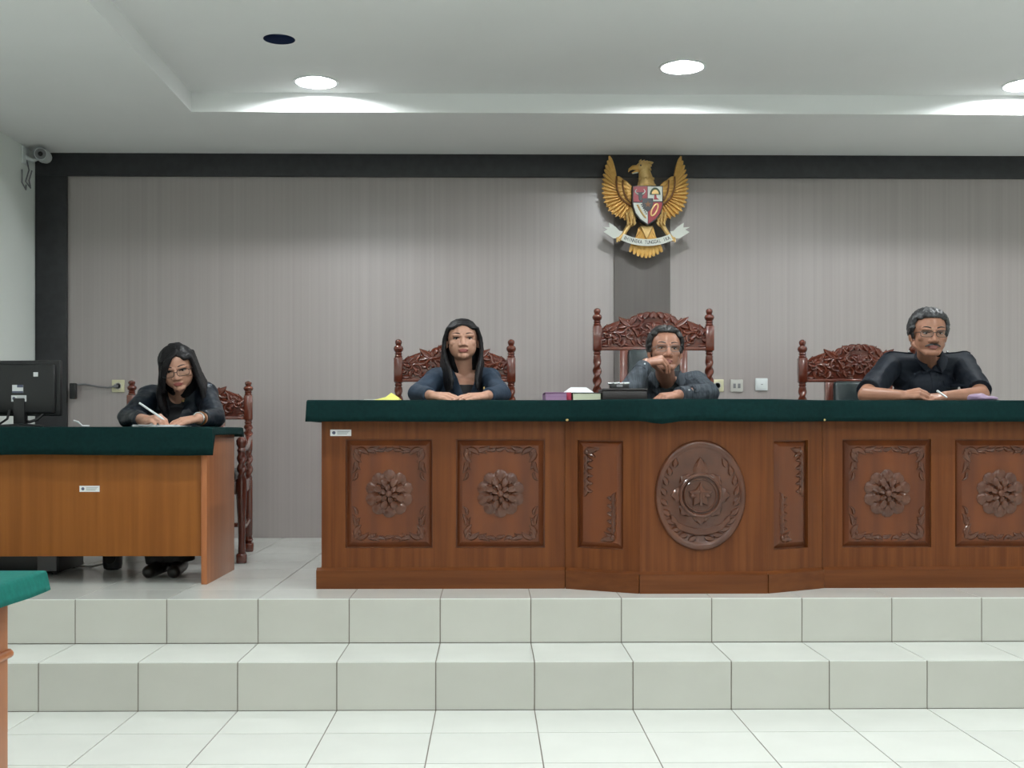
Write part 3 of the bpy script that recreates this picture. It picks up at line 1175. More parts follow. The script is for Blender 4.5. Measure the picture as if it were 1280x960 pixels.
    for i in range(7):
        an = 2 * PI * i / 7 + PI / 2
        q.leaf(.008 * math.cos(an), z0 + .80 * H + .008 * math.sin(an), an, .046, .016, y0 - .008, .014, n=5)
    q.ell((0, y0 - .02, z0 + .80 * H), (.013, .012, .013), 10, 6)
    q.build('crest_foliage', M['mahog'], crest, 50)
    return t


def put(o, x, y, z, rz=0.0):
    o.location = (x, y, z)
    o.rotation_euler = (0, 0, rz)


CHY = 6.79
YP = CHY + .32


def hz(py, Y=YP):
    return pt(640, py, Y).z - Z2


jc = make_chair('carved mahogany armchair behind the woman with long straight hair at the bench', hz(424), (hz(478), hz(447)))
put(jc, (pt(498, 460, YP).x + pt(639, 460, YP).x) / 2, CHY, Z2)
jc2 = copy_tree(jc)
jc2['label'] = 'carved mahogany armchair with green leather back beside the moustached man'
put(jc2, pt(1003, 460, YP).x + .345, CHY, Z2)
ch = make_chair('tallest carved mahogany armchair, in front of the grey pilaster at the bench centre', hz(385), (hz(438.5), hz(407)))
put(ch, (pt(746.5, 460, YP).x + pt(886.5, 460, YP).x) / 2, CHY, Z2)
cc = make_chair('low carved mahogany armchair behind the clerk\'s desk at the left', hz(476), (hz(525), hz(494)))
put(cc, pt(308, 560, YP).x - .292, CHY, Z2, math.radians(8.5))

# ------------------------------------------------------------------ eagle emblem on the wall
ES = (YB - .12) / FPX / 6.0          # metres per unit of the close-up drawing
E0 = pt(720 + 522 / 6, 180 + 480 / 6, YB - .12)
em = thing('eagle_emblem', 'gilded eagle emblem with shield and motto ribbon high on the wall', 'emblem', (E0.x, YB - .028, E0.z))


def ep(zx, zy):
    return (E0.x + (zx - 522) * ES, E0.z - (zy - 480) * ES)


EY = YB - .12


def lerp_poly(pl, t):
    d = [0]
    for i in range(1, len(pl)):
        d.append(d[-1] + math.dist(pl[i], pl[i - 1]))
    x = t * d[-1]
    for i in range(1, len(pl)):
        if x <= d[i] or i == len(pl) - 1:
            u = (x - d[i - 1]) / (d[i] - d[i - 1])
            return (pl[i - 1][0] + (pl[i][0] - pl[i - 1][0]) * u, pl[i - 1][1] + (pl[i][1] - pl[i - 1][1]) * u)


tips = [(248, 92), (222, 160), (202, 230), (192, 300), (192, 370), (208, 440), (236, 500), (285, 545), (362, 574)]
rootp = [(300, 250), (298, 300), (306, 350), (325, 400), (358, 438), (405, 470)]
arc1 = [(345, 280), (347, 330), (358, 380), (378, 420), (410, 452)]
arc2 = [(395, 318), (398, 350), (404, 385), (412, 420)]


def feather(mb, r, t, W, y, h, th=.012):
    a, b = ep(*r), ep(*t)
    ang = math.atan2(b[1] - a[1], b[0] - a[0])
    mb.leaf(a[0], a[1], ang, math.dist(a, b), W, y, h, n=7, thick=th, blunt=True)


for side in (-1, 1):
    def mir(p):
        return p if side < 0 else (1044 - p[0] - 8, p[1])
    q = MB()
    back = [lerp_poly(tips, i / 16) for i in range(17)]
    back = [(p[0] + (330 - p[0]) * .12, p[1] + (400 - p[1]) * .10) for p in back] + [(415, 500), (420, 335), (360, 296), (300, 240), (268, 165)]
    q.prism([ep(*mir(p)) for p in back], EY - .004, EY + .016)
    wing = q.build('wing', M['gold'], em, 30)
    for i in range(17):
        q = MB()
        r = lerp_poly(rootp, i / 16)
        tt = lerp_poly(tips, i / 16)
        feather(q, mir(r), mir(tt), .0125 if i > 2 else .015, EY - .006 - .0006 * i, .014)
        q.build('feather', M['gold'], wing, 60)
    for pl0, pl1, nn, yy in ((arc1, rootp, 9, .014), (arc2, arc1, 6, .022)):
        for i in range(nn):
            q = MB()
            r = lerp_poly(pl0, i / (nn - 1))
            tt = lerp_poly(pl1, i / (nn - 1))
            r = (r[0] + (r[0] - tt[0]) * .5, r[1] + (r[1] - tt[1]) * .5)
            feather(q, mir(r), mir(tt), .016, EY - yy, .012)
            q.build('covert_feather', M['gold'], wing, 60)
    q = MB()
    for pl, yy in ((rootp, .030), (arc1, .036)):
        q.tube([(lambda p: (p[0], EY - yy, p[1]))(ep(*mir(lerp_poly(pl, i / 12)))) for i in range(13)], .0055, 6)
    q.build('wing_band', M['brown'], wing)
    # thigh, shank and claw
    q = MB()
    P_ = lambda x, y, d: (lambda p: Vector((p[0], EY - d, p[1])))(ep(*mir((x, y))))
    q.rc(P_(425, 520, .02), P_(405, 600, .03), .040, .026)
    for i in range(12):
        u, v = i % 3, i // 3
        a = ep(*mir((378 + u * 24 + v * 3, 520 + v * 24)))
        q.leaf(a[0], a[1], -PI / 2 + (.25 if side > 0 else -.25), .030, .010, EY - .05 - .004 * v, .012, n=4)
    q.chain([P_(400, 605, .03), P_(352, 682, .035), P_(318, 718, .045)], [.018, .014, .012], 10)
    for dx in (-16, 0, 14):
        q.chain([P_(322 + dx, 712 + abs(dx) * .3, .045), P_(318 + dx, 735 - dx * .4, .05)], [.010, .006], 8)
    q.build('leg', M['gold_l'], em)

q = MB()
P_ = lambda x, y, d: (lambda p: Vector((p[0], EY - d, p[1])))(ep(x, y))
q.ell(P_(522, 440, .0), (.085, .04, .16), 20, 14)
q.chain([P_(525, 340, .02), P_(518, 270, .03), (P_(505, 205, .045))], [.068, .050, .038], 16)
for i in range(9):
    a = 2 * PI * i / 9
    u = i / 8
    p = ep(462 + u * 118, 316)
    q.leaf(p[0], p[1], -PI / 2 + .3 * (u - .5), .022, .009, EY - .085 + .05 * abs(u - .5), .010, n=4)
    p = ep(470 + u * 100, 262)
    q.leaf(p[0], p[1], -PI / 2 + .3 * (u - .5), .022, .008, EY - .078 + .05 * abs(u - .5), .010, n=4)
q.build('body', M['gold_l'], em)
q = MB()
q.ell(P_(497, 185, .05), (.050, .036, .036), 18, 12)
q.ell(P_(468, 190, .05), (.028, .024, .022), 14, 10)
for i in range(5):
    p = ep(470 + i * 18, 158)
    q.leaf(p[0], p[1], .7 - .25 * i + .5, .030, .010, EY - .055, .014, n=4)
for i in range(4):
    p = ep(535, 165 + 24 * i)
    q.leaf(p[0], p[1], -.4 - .25 * i, .028, .010, EY - .045, .014, n=4)
head = q.build('head', M['gold_l'], em)
q = MB()
q.chain([P_(458, 192, .055), P_(420, 190, .055), P_(395, 203, .055), P_(386, 222, .055)], [.020, .015, .009, .003], 10)
q.chain([P_(455, 215, .055), P_(415, 230, .055)], [.011, .005], 10)
q.build('beak', M['gold'], head)
q = MB().chain([P_(452, 226, .057), P_(418, 234, .057)], [.006, .004], 8)
q.build('beak_edge', M['ewhite'], head)
q = MB().ell(P_(474, 180, .082), .006, 8, 6)
q.build('eye', M['eblack'], head)
# tail
q = MB()
for i in range(9):
    u = i / 8
    feather(q, (500 + 40 * u, 640), (402 + 242 * u, 812 + 46 * math.sin(PI * u)), .020, EY - .012 - .006 * math.sin(PI * u), .014)
q.prism([ep(*p) for p in ((470, 625), (580, 625), (625, 800), (525, 840), (415, 800))], EY - .006, EY + .012)
q.build('tail', M['gold'], em, 60)
q = MB()
q.prism([ep(*p) for p in ((478, 622), (572, 622), (540, 700), (524, 722), (508, 700))], EY - .045, EY - .010, inset=.006)
q.build('under_tail', M['gold_l'], em)
# shield
SY = EY - .095
shp = [(410, 334), (638, 334), (638, 480), (622, 540), (585, 590), (525, 628), (465, 590), (428, 540), (410, 480)]
q = MB().prism([ep(*p) for p in shp], SY, EY - .02, inset=.002)
sh = q.build('shield', M['eblack'], em)


def plate(name, pts_, d, m, parent, inset=.0015):
    q = MB().prism([ep(*p) for p in pts_], SY - d, SY + .002, inset=inset)
    return q.build(name, m, parent)


plate('upper_left_field', [(417, 341), (520, 341), (520, 455), (417, 455)], .004, M['red'], sh)
plate('upper_right_field', [(524, 341), (631, 341), (631, 450), (524, 450)], .004, M['ewhite'], sh)
plate('lower_left_field', [(417, 462), (523, 462), (523, 618), (470, 582), (435, 537), (420, 490)], .004, M['ewhite'], sh)
plate('lower_right_field', [(527, 458), (631, 458), (629, 490), (615, 537), (580, 582), (527, 618)], .004, M['red'], sh)
plate('inner_shield', [(483, 430), (562, 430), (562, 475), (552, 505), (524, 530), (495, 505), (483, 475)], .010, M['eblack'], sh)
q = MB().prism([ep(523 + r * math.cos(a), 475 + r * math.sin(a)) for i in range(10) for r, a in (((11 if i % 2 else 27), -PI / 2 + PI * i / 5),)], SY - .013, SY - .008)
q.build('star', M['brown'], sh)
q = MB()
for sx in (-1, 1):
    q.tube([(lambda p: (p[0], SY - .007, p[1]))(ep(467 + sx * (14 + 22 * math.sin(u * 2.6)), 400 - 38 * u)) for u in [i / 6 for i in range(7)]], [.0045 - .0004 * i for i in range(7)], 6)
q.build('bull_horns', M['ewhite'], sh)
plate('bull_head', [(440, 385), (495, 385), (500, 400), (484, 408), (482, 440), (468, 452), (456, 438), (454, 408), (436, 398)], .009, M['eblack'], sh)
q = MB().prism([ep(578 + 40 * math.cos(a), 403 - 54 * math.sin(a)) for a in [PI * i / 12 for i in range(13)]], SY - .007, SY)
q.build('banyan_crown', M['egreen'], sh)
q = MB().prism([ep(578 + 26 * math.cos(a), 397 - 32 * math.sin(a)) for a in [PI * i / 12 for i in range(13)]], SY - .009, SY)
q.build('banyan_glow', M['gold_l'], sh)
plate('banyan_trunk', [(572, 404), (586, 404), (590, 425), (606, 438), (568, 438)], .008, M['red'], sh)
q = MB()
for i in range(9):
    u = i / 8
    a = ep(440 + 60 * u, 480 + 84 * u + 8 * math.sin(PI * u))
    q.leaf(a[0], a[1], -.2 - .6 * u, .018, .006, SY - .004, .007, n=4)
q.build('rice_sprig', M['gold_l'], sh)
q = MB()
for i in range(6):
    u = i / 5
    a = ep(472 + 36 * u, 478 + 66 * u)
    q.leaf(a[0], a[1], .5 - .6 * u, .010, .004, SY - .004, .006, n=4)
q.build('cotton_sprig', M['eblack'], sh)
q = MB()
dirv = Vector((30, -62)).normalized()
cc_ = []
for i in range(28):
    a = 2 * PI * i / 28
    lx, ly = 48 * math.cos(a), 18 * math.sin(a)
    X_, Y_ = 573 + lx * dirv.x - ly * dirv.y, 515 + lx * dirv.y + ly * dirv.x
    p = ep(X_, Y_)
    cc_.append((p[0], SY - .008, p[1]))
q.tube(cc_, .0052, 6, True)
q.build('chain', M['gold_l'], sh)
# ribbon with motto
q = MB()
rad = 420.0
ang0 = math.asin(182 / rad)
cen = (522, 748 - rad)


def rp(a, r):
    return ep(cen[0] + r * math.sin(a), cen[1] + r * math.cos(a))


outer = [rp(-ang0 + 2 * ang0 * i / 20, rad + 28) for i in range(21)]
inner = [rp(-ang0 + 2 * ang0 * i / 20, rad - 22) for i in range(21)]
q.prism(outer + inner[::-1], EY - .066, EY - .058)
ribm = q.build('ribbon', M['ewhite'], em)
for sd in (-1, 1):
    f = lambda p: p if sd < 0 else (1044 - p[0], p[1])
    q = MB().prism([ep(*f(p)) for p in ((345, 664), (318, 716), (276, 716), (200, 668), (232, 650), (196, 630), (246, 634), (242, 598), (290, 630), (320, 660))], EY - .045, EY - .038)
    q.build('ribbon_end', M['ewhite'], ribm)
q = MB()
motto = 'BHINNEKA TUNGGAL IKA'


def place(i, n):
    a = ang0 * .93 * (-1 + 2 * (i + .5) / n)
    p = rp(a, rad + 14)
    return Matrix.Translation((p[0], EY - .0665, p[1])) @ Matrix.Rotation(-a, 4, 'Y') @ Matrix.Rotation(PI / 2, 4, 'X') @ Matrix.Diagonal((.72, 1.05, 1, 1))


text_mesh(q, motto, 36 * ES, place, .0012)
q.build('motto_lettering', M['text'], ribm, 30)
q = MB().box(E0.x - .05, E0.x + .05, EY + .01, YB - .028, E0.z - .05, E0.z + .12)
q.build('mounting_block', M['brown'], em)

# ------------------------------------------------------------------ sockets, camera, wall items


def socket(name, label, px, py, m, kind, group='wall sockets and plates'):
    p = pt(px, py, YB - .012)
    t = thing(name, label, 'socket', (p.x, YB, p.z), 0, group)
    hw = .043
    q = MB().box(p.x - hw, p.x + hw, YB - .014, YB, p.z - hw, p.z + hw, .004)
    pl = q.build('face_plate', m, t)
    if kind == 'power':
        q = MB().lathe([(.024, 0), (.024, .003), (.019, .003), (.017, -.004)], (0, 0, 0), 24)
        q.xform(Matrix.Translation((p.x, YB - .014, p.z)) @ Matrix.Rotation(PI / 2, 4, 'X'))
        q.build('socket_ring', M['lgrey_pl'], pl)
        q = MB()
        for sx in (-1, 1):
            q.cone((p.x + sx * .009, YB - .0185, p.z), (p.x + sx * .009, YB - .014, p.z), .0026, seg=8)
        q.build('socket_hole', M['black_pl'], pl)
    elif kind == 'data':
        q = MB()
        for sx in (-1, 1):
            q.box(p.x + sx * .016 - .009, p.x + sx * .016 + .009, YB - .017, YB - .014, p.z - .018, p.z + .014, .001)
        q.build('data_port', M['grey_pl'], pl)
    else:
        q = MB().box(p.x - .034, p.x + .034, YB - .0165, YB - .014, p.z - .034, p.z + .034, .001)
        q.build('rocker', M['white_pl'], pl)
        q = MB().box(p.x - .005, p.x + .008, YB - .0175, YB - .0165, p.z - .002, p.z + .002)
        q.build('mark', M['grey_pl'], pl)
    return t, p


sk, skp = socket('wall_socket', 'cream wall socket with a grey cable plugged in, left of the clerk', 147.5, 482.5, M['cream_pl'], 'power')
socket('wall_socket', 'cream wall socket half hidden by the sleeve of the man resting his chin', 897, 482, M['cream_pl'], 'power')
socket('wall_socket', 'light grey twin outlet plate, middle of the three plates right of the tall chair', 921, 482, M['lgrey_pl'], 'data')
socket('wall_switch', 'white square wall plate, rightmost and highest of the three plates', 952, 480.5, M['white_pl'], 'switch')

q = MB()
q.box(skp.x - .020, skp.x + .006, YB - .045, YB - .016, skp.z - .012, skp.z + .010, .004)
a_ = pt(96, 481, YB - .02)
q.tube([(skp.x - .018, YB - .032, skp.z - .002), (skp.x - .06, YB - .035, skp.z - .012), (skp.x - .14, YB - .02, skp.z - .004), (skp.x - .22, YB - .02, skp.z + .012), (a_.x, YB - .035, a_.z)], .0065, 8)
o = q.build('power_cable', M['grey_pl'])
recenter(o, (skp.x, YB - .03, skp.z))
tag(o, 'grey power cable running along the wall from the cream socket on the left', 'cable')
p = pt(93, 489, YB - .035)
q = MB().box(p.x - .022, p.x + .022, YB - .075, YB - .035, p.z - .055, p.z + .055, .008)
o = q.build('adapter_box', M['black_pl'])
recenter(o, (p.x, YB - .035, p.z))
tag(o, 'small black adapter box on the edge of the dark vertical band', 'adapter')

# surveillance camera in the top left corner
p = pt(55, 195, 7.86)
t = thing('security_camera', 'white bullet security camera high in the left corner', 'camera', (XL, 7.9, p.z))
q = MB()
d = Vector((.15, -.98, -.08)).normalized()
c0 = Vector((p.x, 7.80, p.z))
q.cone(c0, c0 - d * .15, .042, .042, 24)
q.cone(c0 + d * .012, c0 - d * .10, .047, .047, 24, caps=False)
q.ell(c0 - d * .15, .042, 16, 8)
q.build('housing', M['white_pl'], t)
q = MB().cone(c0 + d * .002, c0 + d * .004, .036, .036, 20)
q.build('lens_window', M['grey_pl'], t)
q = MB().ell(c0 + d * .004, .016, 12, 8)
q.build('lens', M['black_pl'], t)
q = MB()
q.box(XL, XL + .012, 7.80, 7.90, p.z - .06, p.z + .06, .003)
q.chain([(XL + .01, 7.85, p.z - .01), (XL + .05, 7.87, p.z - .03), tuple(c0 - d * .1)], [.014, .012, .012], 10)
q.build('bracket', M['white_pl'], t)
q = MB()
z = p.z
q.tube([(XL + .012, 7.86, z - .03), (XL + .035, 7.84, z - .10), (XL + .02, 7.82, z - .18), (XL + .045, 7.84, z - .22), (XL + .02, 7.88, z - .16), (XL + .03, 7.90, z - .09)], .005, 6)
q.tube([(XL + .012, 7.78, z - .11), (XL + .02, 7.76, z - .20), (XL + .03, 7.80, z - .24), (XL + .015, 7.84, z - .2)], .005, 6)
q.build('cable_loop', M['grey_pl'], t)

# ------------------------------------------------------------------ monitor and things on the clerk's desk
p = pt(27, 500, 5.90)
DT = DZ + .0005
mn = thing('computer_monitor', 'black computer monitor seen from behind on the clerk\'s desk', 'monitor', (p.x, 5.94, DT))
RZm = Matrix.Translation((p.x, 5.90, 0)) @ Matrix.Rotation(math.radians(-7), 4, 'Z')
zb, zt = pt(27, 520, 5.9).z, pt(27, 450.5, 5.9).z
q = MB()
q.box(-.195, .205, .0, .028, zb, zt, .008)
q.box(-.175, .185, -.022, .004, zb + .012, zt - .02, .014)
q.xform(RZm)
bk = q.build('monitor_casing', M['black_pl'], mn)
q = MB().box(-.180, .190, .0275, .030, zb + .02, zt - .02)
q.xform(RZm)
q.build('screen', M['iris'], mn)
q = MB()
q.box(-.030, .030, -.030, .010, DT + .012, zb + .09, .006)
q.xform(RZm)
q.build('stand_neck', M['black_pl'], mn)
q = MB().lathe([(.11, DT), (.11, DT + .006), (.09, DT + .012), (.03, DT + .016)], (0, 0, 0), 28)
q.xform(RZm @ Matrix.Translation((0, -.01, 0)))
q.build('stand_base', M['black_pl'], mn)
for (sx_, sy_, ww, hh, txt) in ((45, 468, .024, .022, 0), (21, 486, .058, .040, 1), (22.5, 498, .080, .032, 2)):
    s_ = pt(sx_, sy_, 5.87)
    l_ = RZm.inverted() @ s_
    q = MB().box(l_.x - ww / 2, l_.x + ww / 2, -.0232, -.0215, s_.z - hh / 2, s_.z + hh / 2)
    if txt == 2:
        q.cone((l_.x - ww * .32, -.0235, s_.z), (l_.x - ww * .32, -.0240, s_.z), hh * .26, seg=10, mi=1)
        for i in (-1, 0, 1):
            q.box(l_.x - ww * .12, l_.x + ww * .4, -.0238, -.0232, s_.z + i * .008 - .002, s_.z + i * .008 + .001, mi=2)
    if txt == 1:
        q.box(l_.x - ww * .5, l_.x + ww * .5, -.0238, -.0232, s_.z - hh * .5, s_.z - hh * .28, mi=1)
        q.box(l_.x - ww * .05, l_.x + ww * .5, -.0238, -.0232, s_.z + hh * .18, s_.z + hh * .5, mi=1)
    q.xform(RZm)
    q.build('sticker', [M['label'], M['label_p'], M['label_g']], bk)['label'] = ['small square white sticker', 'torn paper label', 'white inventory sticker with a round mark'][txt]
q = MB()
s1, s2 = pt(4, 524, 5.85), pt(48, 521, 5.88)
q.tube([(s1.x - .08, 5.9, DT + .01), (s1.x - .02, 5.86, DT + .016), (s1.x + .02, 5.85, DT + .04), (s1.x + .02, 5.88, zb + .03)], .006, 8)
q.tube([(p.x + .02, 5.9, DT + .03), (s2.x - .04, 5.87, DT + .025), (s2.x, 5.87, DT + .038), (s2.x + .03, 5.89, zb + .02)], .008, 8)
q.build('monitor_cable', M['black_pl'], mn)
p = pt(98, 524, 6.1)
q = MB().tube([(p.x - .025, 6.1, DT + .034), (p.x, 6.1, DT + .026), (p.x + .02, 6.1, DT + .006), (p.x + .05, 6.12, DT + .006)], .005, 8)
o = q.build('cable_plug', M['white_pl'])
recenter(o, (p.x, 6.1, DT))
tag(o, 'short white cable end curling up on the green desk cloth', 'cable')

# under the desk
p = pt(35, 710, 6.05)
t = thing('computer_case', 'black computer case lying under the left end of the clerk\'s desk', 'computer', (p.x, 6.0, Z2))
e0, e1 = pt(-30, 700, 6.0).x, pt(75, 700, 6.0).x
q = MB().box(e0, e1, 5.99, 6.35, Z2 + .012, Z2 + .17, .006)
q.build('case_shell', M['black_pl'], t)
q = MB().box(e1 - .11, e1 - .012, 5.982, 5.992, Z2 + .02, Z2 + .16, .003)
q.build('front_bezel', M['grey_pl'], t)
q = MB()
for x in (e0 + .04, e1 - .04):
    for y in (6.03, 6.30):
        q.cone((x, y, Z2), (x, y, Z2 + .014), .012, seg=10)
q.build('rubber_feet', M['black_pl'], t)
p = pt(138.5, 712, 6.19)
t = thing('desk_speaker', 'small black rounded speaker on the floor under the clerk\'s desk', 'speaker', (p.x, 6.22, Z2))
q = MB().lathe([(.030, 0), (.046, .008), (.051, .03), (.051, .11), (.044, .13), (.02, .138)], (p.x, 6.22, Z2), 24)
q.build('speaker_body', M['black_pl'], t)
q = MB().lathe([(.034, -.002), (.034, .004), (.010, .006)], (0, 0, 0), 20)
q.xform(Matrix.Translation((p.x, 6.17, Z2 + .07)) @ Matrix.Rotation(PI / 2, 4, 'X'))
q.build('speaker_grille', M['iris'], t)
q = MB().tube([(p.x - .05, 6.23, Z2 + .03), (p.x - .14, 6.30, Z2 + .006), (p.x - .25, 6.33, Z2 + .006), (p.x - .255, 6.42, Z2 + .006), (p.x - .25, 6.5, Z2 + .006)], .005, 6)
o = q.build('speaker_cable', M['lgrey_pl'])
recenter(o, (p.x - .2, 6.26, Z2))
tag(o, 'pale cable trailing over the floor under the clerk\'s desk', 'cable')

# papers on the clerk's desk
p = pt(203, 531, 5.96)
q = MB()
for i, (dx, dy, rz, zz) in enumerate(((0, 0, .06, 0), (.005, .01, -.05, .0035), (-.012, -.004, .16, .007))):
    n0 = len(q.v)
    q.box(-.105, .105, -.145, .145, 0, .003)
    q.xform(Matrix.Translation((p.x + dx, 5.93 + dy, DT + .0005 + zz)) @ Matrix.Rotation(rz, 4, 'Z'), n0)
o = q.build('paper_stack', M['sheet'])
recenter(o, (p.x, 5.93, DT))
tag(o, 'white papers the clerk is writing on, on the green desk cloth', 'paper')

# ------------------------------------------------------------------ things on the bench
BT = BTOP + .0008


def obj_at(o, loc, label, cat, group=None):
    recenter(o, loc)
    return tag(o, label, cat, group)


p0, p1 = pt(470, 499, 5.75), pt(501, 499, 5.75)
q = MB()
xa, xb = p0.x, p1.x
q.add([(xa - .02, 5.62, BT), (xb, 5.60, BT), (xb + .005, 5.90, BT), (xa, 5.92, BT), (xa + .05, 5.72, BT + .022), (xa + .075, 5.76, BT + .045), (xb - .01, 5.74, BT + .022), (xa + .07, 5.86, BT + .03)],
      [(0, 1, 6, 4), (4, 6, 5), (1, 2, 6), (2, 3, 7), (3, 0, 4), (3, 4, 5, 7), (5, 6, 2, 7), (0, 3, 2, 1)])
obj_at(q.build('yellow_paper', M['yellow'], None, 25), ((xa + xb) / 2, 5.75, BT), 'crumpled yellow paper on the bench beside the woman with long hair', 'paper')
p = pt(472, 496, 5.8)
q = MB().box(p.x - .06, p.x + .03, 5.72, 5.84, BT, BT + .012, .002)
obj_at(q.build('grey_notebook', M['lgrey_pl']), (p.x, 5.78, BT), 'thin grey notebook partly under the crumpled yellow paper', 'notebook')


def book(label, px0, px1, ptop, Y0, Y1, mc, mp, spine=None, zbase=None):
    a, b = pt(px0, 498, Y0).x, pt(px1, 498, Y0).x
    zt = pt(700, ptop, Y0).z
    zb_ = BT if zbase is None else zbase
    t = thing('book', label, 'book', ((a + b) / 2, (Y0 + Y1) / 2, zb_), 0, 'law books on the bench')
    q = MB().box(a, b, Y0, Y1, zt - .004, zt, .001)
    q.box(a, b, Y0, Y1, zb_, zb_ + .004, .001)
    q.box(a, b, Y1 - .004, Y1, zb_, zt, .001)
    q.build('cover', mc, t)
    q = MB().box(a + .004, b - .004, Y0 + .003, Y1 - .004, zb_ + .004, zt - .004)
    q.build('pages', mp, t)
    if spine:
        q = MB().box(b - .022, b + .001, Y0 - .001, Y0 + .06, zb_ + .001, zt - .001, .002)
        q.build('spine_band', spine, t)
    return t, zt, a, b


_, zt1, a1, b1 = book('thick book with mauve page edges and a crimson corner on the bench', 681, 714, 490.3, 5.62, 5.86, M['purple'], M['mauve'], M['crimson'])
_, zt2, a2, b2 = book('thick book with cream page edges and dark cover on the bench', 715.5, 752, 490.6, 5.62, 5.86, M['bookd'], M['page'])
q = MB()
xa, xb = pt(704, 490, 5.7).x, pt(741, 490, 5.7).x
zq = zt2 + .0008
hh = .026
q.add([(xa, 5.64, zq), (xb, 5.64, zq), (xb, 5.80, zq), (xa, 5.80, zq), (xa + .035, 5.66, zq + hh), (xb - .035, 5.66, zq + hh), (xb - .035, 5.78, zq + hh), (xa + .035, 5.78, zq + hh)],
      [(0, 1, 5, 4), (1, 2, 6, 5), (2, 3, 7, 6), (3, 0, 4, 7), (4, 5, 6, 7), (0, 3, 2, 1)])
obj_at(q.build('folded_paper', M['sheet'], None, 20), ((xa + xb) / 2, 5.72, zq), 'folded white paper lying on top of the two thick books', 'paper')
# dark box with a stamp set on it
xa, xb = pt(753.5, 490, 5.6).x, pt(809, 490, 5.6).x
zt3 = pt(780, 485.5, 5.6).z
t = thing('document_box', 'long dark brown document box on the bench in front of the chin-resting man', 'box', ((xa + xb) / 2, 5.68, BT))
q = MB().box(xa, xb, 5.6, 5.80, BT, zt3 - .012, .003)
q.build('box_body', M['box_d'], t)
q = MB().box(xa - .003, xb + .003, 5.597, 5.803, zt3 - .012, zt3, .003)
q.build('box_lid', M['box_d'], t)
xa, xb = pt(763, 490, 5.65).x, pt(786.5, 490, 5.65).x
zt4 = pt(780, 478.5, 5.65).z
t = thing('pen_tray', 'small black tray with chrome pens on the dark brown document box', 'tray', ((xa + xb) / 2, 5.68, zt3))
q = MB().box(xa, xb, 5.65, 5.71, zt3 + .0005, zt4 - .006, .003)
q.box(xa + .03, xa + .06, 5.647, 5.652, zt3 + .008, zt4 - .01, .001, mi=1)
q.build('tray_body', [M['black_pl'], M['grey_pl']], t)
for i, (dx, r) in enumerate(((-.01, .006), (.018, .007), (.045, .006), (.068, .008))):
    q = MB().cone((xa + dx, 5.66 + .006 * i, zt4 - .004), (xa + dx + .026, 5.67 + .006 * i, zt4 - .001), r, r * .8, 10)
    q.ell((xa + dx + .026, 5.67 + .006 * i, zt4 - .001), r * .8, 8, 6)
    q.build('chrome_pen', M['chrome'], t)
# mauve pouch on the right
p0, p1 = pt(1213, 499, 5.72), pt(1252, 499, 5.72)
q = MB()
q.ell(((p0.x + p1.x) / 2, 5.76, BT + .016), ((p1.x - p0.x) / 2, .07, .016), 20, 10)
q.ell((p0.x + .05, 5.75, BT + .026), (.05, .05, .016), 16, 8)
me = q.fused(.006, 3, disp=lambda c: .004 * noise.noise(c * 40), cut=None)
o = fused_obj('plastic_pouch', me, M['mauve_pl'], None)
obj_at(o, ((p0.x + p1.x) / 2, 5.76, BT), 'crumpled mauve plastic pouch on the bench beside the moustached man\'s elbow', 'pouch')
p = pt(1262, 499, 5.8)
q = MB().box(p.x - .10, p.x + .10, 5.7, 5.95, BT, BT + .008, .002)
obj_at(q.build('paper_sheets', M['lgrey_pl']), (p.x, 5.82, BT), 'flat grey folder on the bench at the right edge of the picture', 'folder')


# ------------------------------------------------------------------ people
def rot_head(yaw, pitch, roll):
    """degrees; yaw > 0 turns the face towards +X, pitch > 0 looks down, roll > 0 tips the crown towards +X"""
    return (Matrix.Rotation(math.radians(roll), 3, 'Y') @ Matrix.Rotation(math.radians(yaw), 3, 'Z') @ Matrix.Rotation(math.radians(pitch), 3, 'X'))


